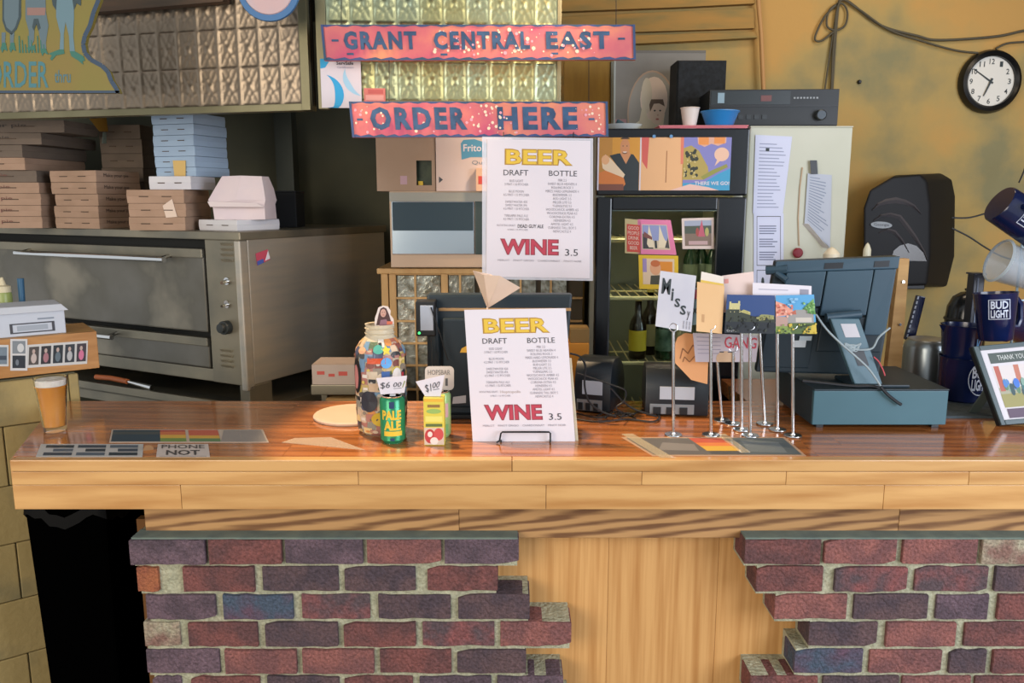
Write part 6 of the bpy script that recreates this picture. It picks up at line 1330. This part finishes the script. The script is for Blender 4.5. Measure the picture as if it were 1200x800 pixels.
# steel canister
p = at(1082, 450, 2.80); p.z = BZ+.0005; f = Fr(p); h = at(1082, 396, p.y).z-BZ; r_ = (at(1107, 440, p.y).x-at(1057, 440, p.y).x)/2
cn2 = thing('steel_canister', p, 'frosted steel canister behind the cash drawer', 'canister'); MB(f).lathe([(0, 0), (r_, 0), (r_, h*.82), (r_*.93, h*.92), (r_*.82, h*.97)], 36).build('body', M('canister', '#8f979a', .3, .85), cn2, smooth=True); MB(f).lathe([(r_*.84, h*.955), (r_*.84, h*.985), (r_*.7, h), (0, h)], 36).build('lid', M('canister_lid', '#a6a49c', .35, .7), cn2, smooth=True)
# navy paddle (handle of tap) leaning
tpY = 2.9
b = MB(); b.prism([at(x, y, tpY) for x, y in ((1076, 346), (1085, 348), (1072, 400), (1061, 398))], [at(x, y, tpY)+Vector((0, .02, 0)) for x, y in ((1076, 346), (1085, 348), (1072, 400), (1061, 398))])
th = thing('tap_handle', at(1066, 470, tpY), 'navy beer tap handle with white edge and chrome faucet', 'tap handle'); b.build('handle', nb, th, bevel=.003)
b = MB(); 
for k in range(9): t = k/9; x, y = 1075.5-14*t, 347+50*t; b.cur = 0; b.face([at(x, y, tpY-.001), at(x+1.8, y, tpY-.001), at(x+1.0, y+3.5, tpY-.001), at(x-.9, y+3.5, tpY-.001)])
b.build('edge_stripes', whitem, th, fix=False)
b = MB(); b.tube([at(1066, 399, tpY+.01), at(1060, 410, tpY+.01), at(1050, 415, tpY+.01), at(1044, 425, tpY+.01), at(1042, 440, tpY)], .011, 10, r2=.008); b.tube([at(1062, 408, tpY+.01), at(1040, 404, tpY+.03)], .012, 10); b.build('faucet', chrome, th, smooth=True)
b = MB(); b.tube([at(1062, 412, tpY+.04), Vector((at(1062, 412, tpY+.04).x, tpY+.04, BZ+.0005))], .02, 14); b.build('tap_column', chrome, th, smooth=True)
def mug(p, yaw, pitch, roll, R0, R1, H_, label, name='pitcher', cat='pitcher', letter=None, lz=(.3, .6), la=(-.6, .6), frame=False, handle=True, hang=0):
    f = Fr(p, yaw, pitch, roll); o = thing(name, p, label, cat)
    MB(f).lathe([(0, 0), (R0*.94, 0), (R0, H_*.03), (R1, H_*.97), (R1*1.04, H_), (R1*.98, H_), (R0*.93, H_*.06), (0, H_*.05)], 36).build('body', nb, o, smooth=True)
    if handle:
        Rm = (R0+R1)/2; b = MB(f); ca, sa = math.cos(hang), math.sin(hang)
        pts = [(Rm*.95, H_*.82), (Rm*1.35, H_*.84), (Rm*1.62, H_*.72), (Rm*1.62, H_*.4), (Rm*1.4, H_*.24), (Rm*.95, H_*.24)]
        b.tube([(x*ca, x*sa, z) for x, z in pts], .009, 8); b.build('handle', nb, o, smooth=True)
    if letter:
        L1, L2 = letter; zc = (lz[0]+lz[1])/2*H_; Rz = lambda z: R0+(R1-R0)*z/H_
        cyl_text(f, L1, max(Rz(H_*lz[0]), Rz(H_*lz[1])), la[0], la[1], zc+H_*.01, H_*lz[1], whitem, o, .03, off=.001); cyl_text(f, L2, max(Rz(H_*lz[0]), Rz(H_*lz[1])), la[0], la[1], H_*lz[0], zc-H_*.01, whitem, o, .03, off=.001)
        rr = max(Rz(H_*lz[0]), Rz(H_*lz[1])); e = .03; d_ = H_*.03
        if frame:
            for (a0, a1, z0, z1) in ((la[0]-.1, la[1]+.1, H_*lz[1]+d_*.6, H_*lz[1]+d_), (la[0]-.1, la[1]+.1, H_*lz[0]-d_, H_*lz[0]-d_*.6), (la[0]-.1, la[0]-.06, H_*lz[0]-d_, H_*lz[1]+d_), (la[1]+.06, la[1]+.1, H_*lz[0]-d_, H_*lz[1]+d_)):
                cyl_patch(f, rr, a0, a1, z0, z1, whitem, o, 'frame_line', .0015)
    return f, o
# big navy bucket on the bar with round logo
p = at(1127, 450, 2.62); p.z = BZ+.0085
hB = at(1124, 420, p.y).z-BZ; rB = (at(1152, 450, p.y).x-at(1098, 450, p.y).x)/2
f, o_ = mug(p, 0, 0, 0, rB*.92, rB, hB, 'large navy pitcher with white round emblem standing on the bar', letter=('BUD', 'LIGHT'), lz=(.3, .85), la=(-.15, .55), handle=False)
for i in range(24):
    a = 2*PI*i/24; a2 = 2*PI*(i+1)/24; m = MB(f); rr = rB+.0012; cz, ca = hB*.57, .2
    m.add([(rr*math.sin(ca+.5*math.cos(q)*k), -rr*math.cos(ca+.5*math.cos(q)*k), cz+hB*.38*math.sin(q)*k) for q, k in ((a, 1), (a2, 1), (a2, .94), (a, .94))], [(0, 1, 2, 3)]); 
    if i == 0: acc = m
    else: acc.add([v for v in m.v], [(0, 1, 2, 3)]) if False else (acc.v.extend(m.v), acc.f.append([len(acc.v)-4+j for j in range(4)]), acc.mi.append(0))
acc.build('emblem_ring', whitem, o_, fix=False)
# navy pitcher stacked inside/behind, spout left
p2 = Vector((p.x-.012, p.y+.005, BZ+hB+.001)); hU = at(1110, 380, p2.y).z-p2.z; rU = (at(1136, 385, p2.y).x-at(1086, 385, p2.y).x)/2
f2, o2 = mug(p2, 0, 0, R(0), rU*.78, rU*.92, hU, 'navy pitcher with spout stacked on the large navy one', letter=None, handle=False)
MB(f2).prism([(-rU*.82, -.02, hU*.97), (-rU*1.12, 0, hU*1.0), (-rU*.82, .02, hU*.97)], [(-rU*.8, -.012, hU*.72), (-rU*.84, 0, hU*.72), (-rU*.8, .012, hU*.72)]).build('spout', nb, o2)
cyl_text(f2, 'K', rU*.9, .25, .55, hU*.2, hU*.65, M('ice_blue', '#5f9ad0', .4), o2, .02)
# mug rack: wire uprights with hooks
mr = thing('mug_rack', (at(1190, 470, 2.6).x, 2.6, BZ+.0005), 'pale wire mug rack at the right edge of the bar', 'rack')
rkm = M('rack_wire', '#9fb0b8', .35, .6)
xr = at(1196, 300, 2.6).x; b = MB(); b.tube([(xr, 2.6, BZ+.005), (xr, 2.6, at(1196, 286, 2.6).z)], .004, 8); b.tube([(xr+.12, 2.6, BZ+.005), (xr+.12, 2.6, at(1196, 200, 2.6).z)], .004, 8); b.build('upright', rkm, mr, smooth=True)
b = MB()
for xh, yh in ((1196, 300), (1189, 352)):
    q = at(xh, yh, 2.6); b.tube([q+Vector((0, 0, .01)), q+Vector((-.004, -.02, -.016)), q+Vector((-.016, -.03, -.012)), q+Vector((-.02, -.03, .012))], .0035, 8)
b.build('hook', rkm, mr, smooth=True)
b = MB(); b.box(xr-.02, xr+.16, 2.52, 2.68, BZ+.0085, BZ+.016); b.build('base', rkm, mr)
b = MB(); b.tube([(xr, 2.6, at(1196, 352, 2.6).z), (xr+.12, 2.6, at(1196, 352, 2.6).z)], .004, 8); b.tube([(xr, 2.6, at(1196, 290, 2.6).z), (xr+.12, 2.6, at(1196, 290, 2.6).z)], .004, 8); b.build('crossbar', rkm, mr, smooth=True)
# tilted hanging mug top right
f, o_ = mug(at(1171, 238, 2.55), 0, 0, R(121), .060, .064, .16, 'navy mug hanging tilted at the top of the rack', 'mug', 'mug', ('BUD', 'LIGHT'), (.35, .75), (-.6, .5), frame=True, hang=R(-100))
f, o_ = mug(at(1167, 398, 2.50), R(0), R(-4), R(-4), .048, .062, .148, 'navy bucket mug with boxed white lettering behind the picture frame', 'mug', 'mug', ('BUD', 'LIGHT'), (.5, .85), (-.75, .05), frame=True, hang=R(10))
f, o_ = mug(at(1208, 392, 2.66), 0, R(20), R(-60), .045, .052, .11, 'navy mug cut by the right picture edge below the rack hook', 'mug', 'mug', None, hang=R(150))
# clear plastic pitcher tilted
p = at(1190, 318, 2.58); cl = thing('clear_pitcher', p, 'frosted clear plastic pitcher hanging sideways on the rack', 'pitcher'); f = Fr(at(1215, 322, 2.58), 0, 0, R(-70))
MB(f).lathe([(0, 0), (.05, 0), (.055, .005), (.066, .13), (.07, .135), (.064, .132), (.052, .008), (0, .006)], 32).build('body', M('frosted', '#aeb8c0', .15, alpha=.4), cl, smooth=True); MB(f).lathe([(.066, .128), (.072, .133), (.066, .138)], 32, cap=False).build('rim', M('frosted_rim', '#b8c4cc', .2), cl, smooth=True)
# black dome (helmet-like canister) and dark post
p = at(1130, 388, 2.82); f = Fr((p.x, 2.82, BZ+.0005)); hh = at(1128, 341, 2.82).z-BZ; o_ = thing('black_urn', f.o, 'glossy black domed coffee urn behind the navy pitchers', 'urn')
r_ = .066; MB(f).lathe([(0, 0), (r_*.9, 0), (r_, .01), (r_, hh*.72), (r_*.93, hh*.84), (r_*.7, hh*.94), (r_*.35, hh*.985), (0, hh)], 32).build('body', blackg, o_, smooth=True); MB(f).lathe([(r_+.001, hh*.7), (r_+.004, hh*.715), (r_+.001, hh*.73)], 32).build('band', blackp, o_, smooth=True)
MB(f).lathe([(0, hh), (.01, hh+.001), (.012, hh+.008), (0, hh+.012)], 16).build('lid_knob', blackg, o_, smooth=True)
xa, xb = at(1138, 360, 2.71).x, at(1151, 360, 2.71).x; z1 = at(1145, 322, 2.71).z; o_ = thing('dark_column', ((xa+xb)/2, 2.73, BZ), 'slim dark steel column beside the urn', 'column'); MB().box(xa, xb, 2.71, 2.75, BZ+.0005, z1).build('column', M('col_dark', '#161a26', .3), o_, bevel=.003); MB().box(xa-.004, xb+.004, 2.705, 2.755, z1, z1+.006).build('cap', M('col_cap', '#222838', .3), o_, bevel=.002); MB().box(xa+.012, xa+.016, 2.707, 2.711, BZ+.01, z1-.01).build('bright_edge', flat('#6a7488'), o_)
# bar mat
o_ = MB().box(at(1090, 470, 2.5).x, 1.7, 2.40, 2.70, BZ+.0004, BZ+.008).build('bar_mat', M('mat_grey', '#3a4448', .8, c2='#4a5458', scale=50, bump=.4)); tag(o_, 'dark ribbed bar mat under the navy pitchers', 'mat')
# picture frame on the bar
fy = atz(1180, 501, BZ).y+.006; pf = thing('picture_frame', atz(1190, 500, BZ), 'dark framed photo card reading thank you at the right edge', 'picture frame')
Fq = [(1139, 409), (1232, 400), (1248, 495), (1172, 501)]
ln_ = .10; tz0 = BZ+.0005
def pfp(x, y): t = (501-y)/98; return at(x, y, fy+ln_*max(0, t))+Vector((0, 0, .007))
Sf = Surf(*[pfp(x, y) for x, y in Fq])
b = MB(); b.prism([Sf.P(0, 0), Sf.P(1, 0), Sf.P(1, 1), Sf.P(0, 1)], [Sf.P(-.0, 0, -.02), Sf.P(1, 0, -.02), Sf.P(1, 1, -.02), Sf.P(0, 1, -.02)]); b.build('back_board', M('frame_dark', '#161c20', .5), pf)
frm = M('frame_slate', '#39494c', .4)
for (u0, v0, u1, v1) in ((0, 0, .07, 1), (.93, 0, 1, 1), (.07, 0, .93, .06), (.07, .94, .93, 1)): Sf.sub(u0, v0, u1, v1, .006).slab('frame_bar', frm, pf, .01, bevel=.002)
Si = Sf.sub(.07, .06, .93, .94, .001); Si.slab('mat_board', flat('#c8c4c8'), pf, .001)
patches(Si, [(rc(.1, .8, .8, .95), flat('#4a5450')), (rc(.1, .17, .9, .76), flat('#9a9a84')), (rc(.1, .45, .9, .76), flat('#c9c2c0')), (rc(.1, .17, .9, .36), flat('#8f8a58')), (rc(.12, .4, .2, .76), flat('#a85c50')), (rc(.42, .5, .5, .76), flat('#b0705c')), (rc(.75, .45, .82, .76), flat('#a85c50'))]
        + [(arc(.2+.65*random.random(), .36+.16*random.random(), .035, .06, n=9), flat(random.choice(['#3f6a6c', '#4c7ab8', '#5a7a60', '#3a5054', '#7a9a8c']))) for _ in range(26)]+[(arc(.4, .5, .05, .07, n=10), flat('#3f6fc0')), (rc(.12, .02, .88, .15), flat('#5a4a5c'))], pf)
text(Si, 'THANK YOU!', .22, .84, .66, .91, flat('#c8ccc8'), pf, off=.0016); text(Si, 'Grant Central East', .15, .085, .8, .135, flat('#c9a0b0'), pf, off=.0016); text(Si, 'from our team', .18, .03, .6, .07, flat('#b8b0b8'), pf, off=.0016)
b = MB(); a0 = Vector((pfp(1172, 470).x-.03, fy+.14, tz0)); e1 = Sf.P(.25, .65, -.02); b.prism([a0, a0+Vector((.03, 0, 0)), e1+Vector((.03, 0, 0)), e1], [a0+Vector((0, .006, 0)), a0+Vector((.03, .006, 0)), e1+Vector((.03, .006, 0)), e1+Vector((0, .006, 0))]); b.build('strut', M('strut_grey', '#4a5450', .6), pf)
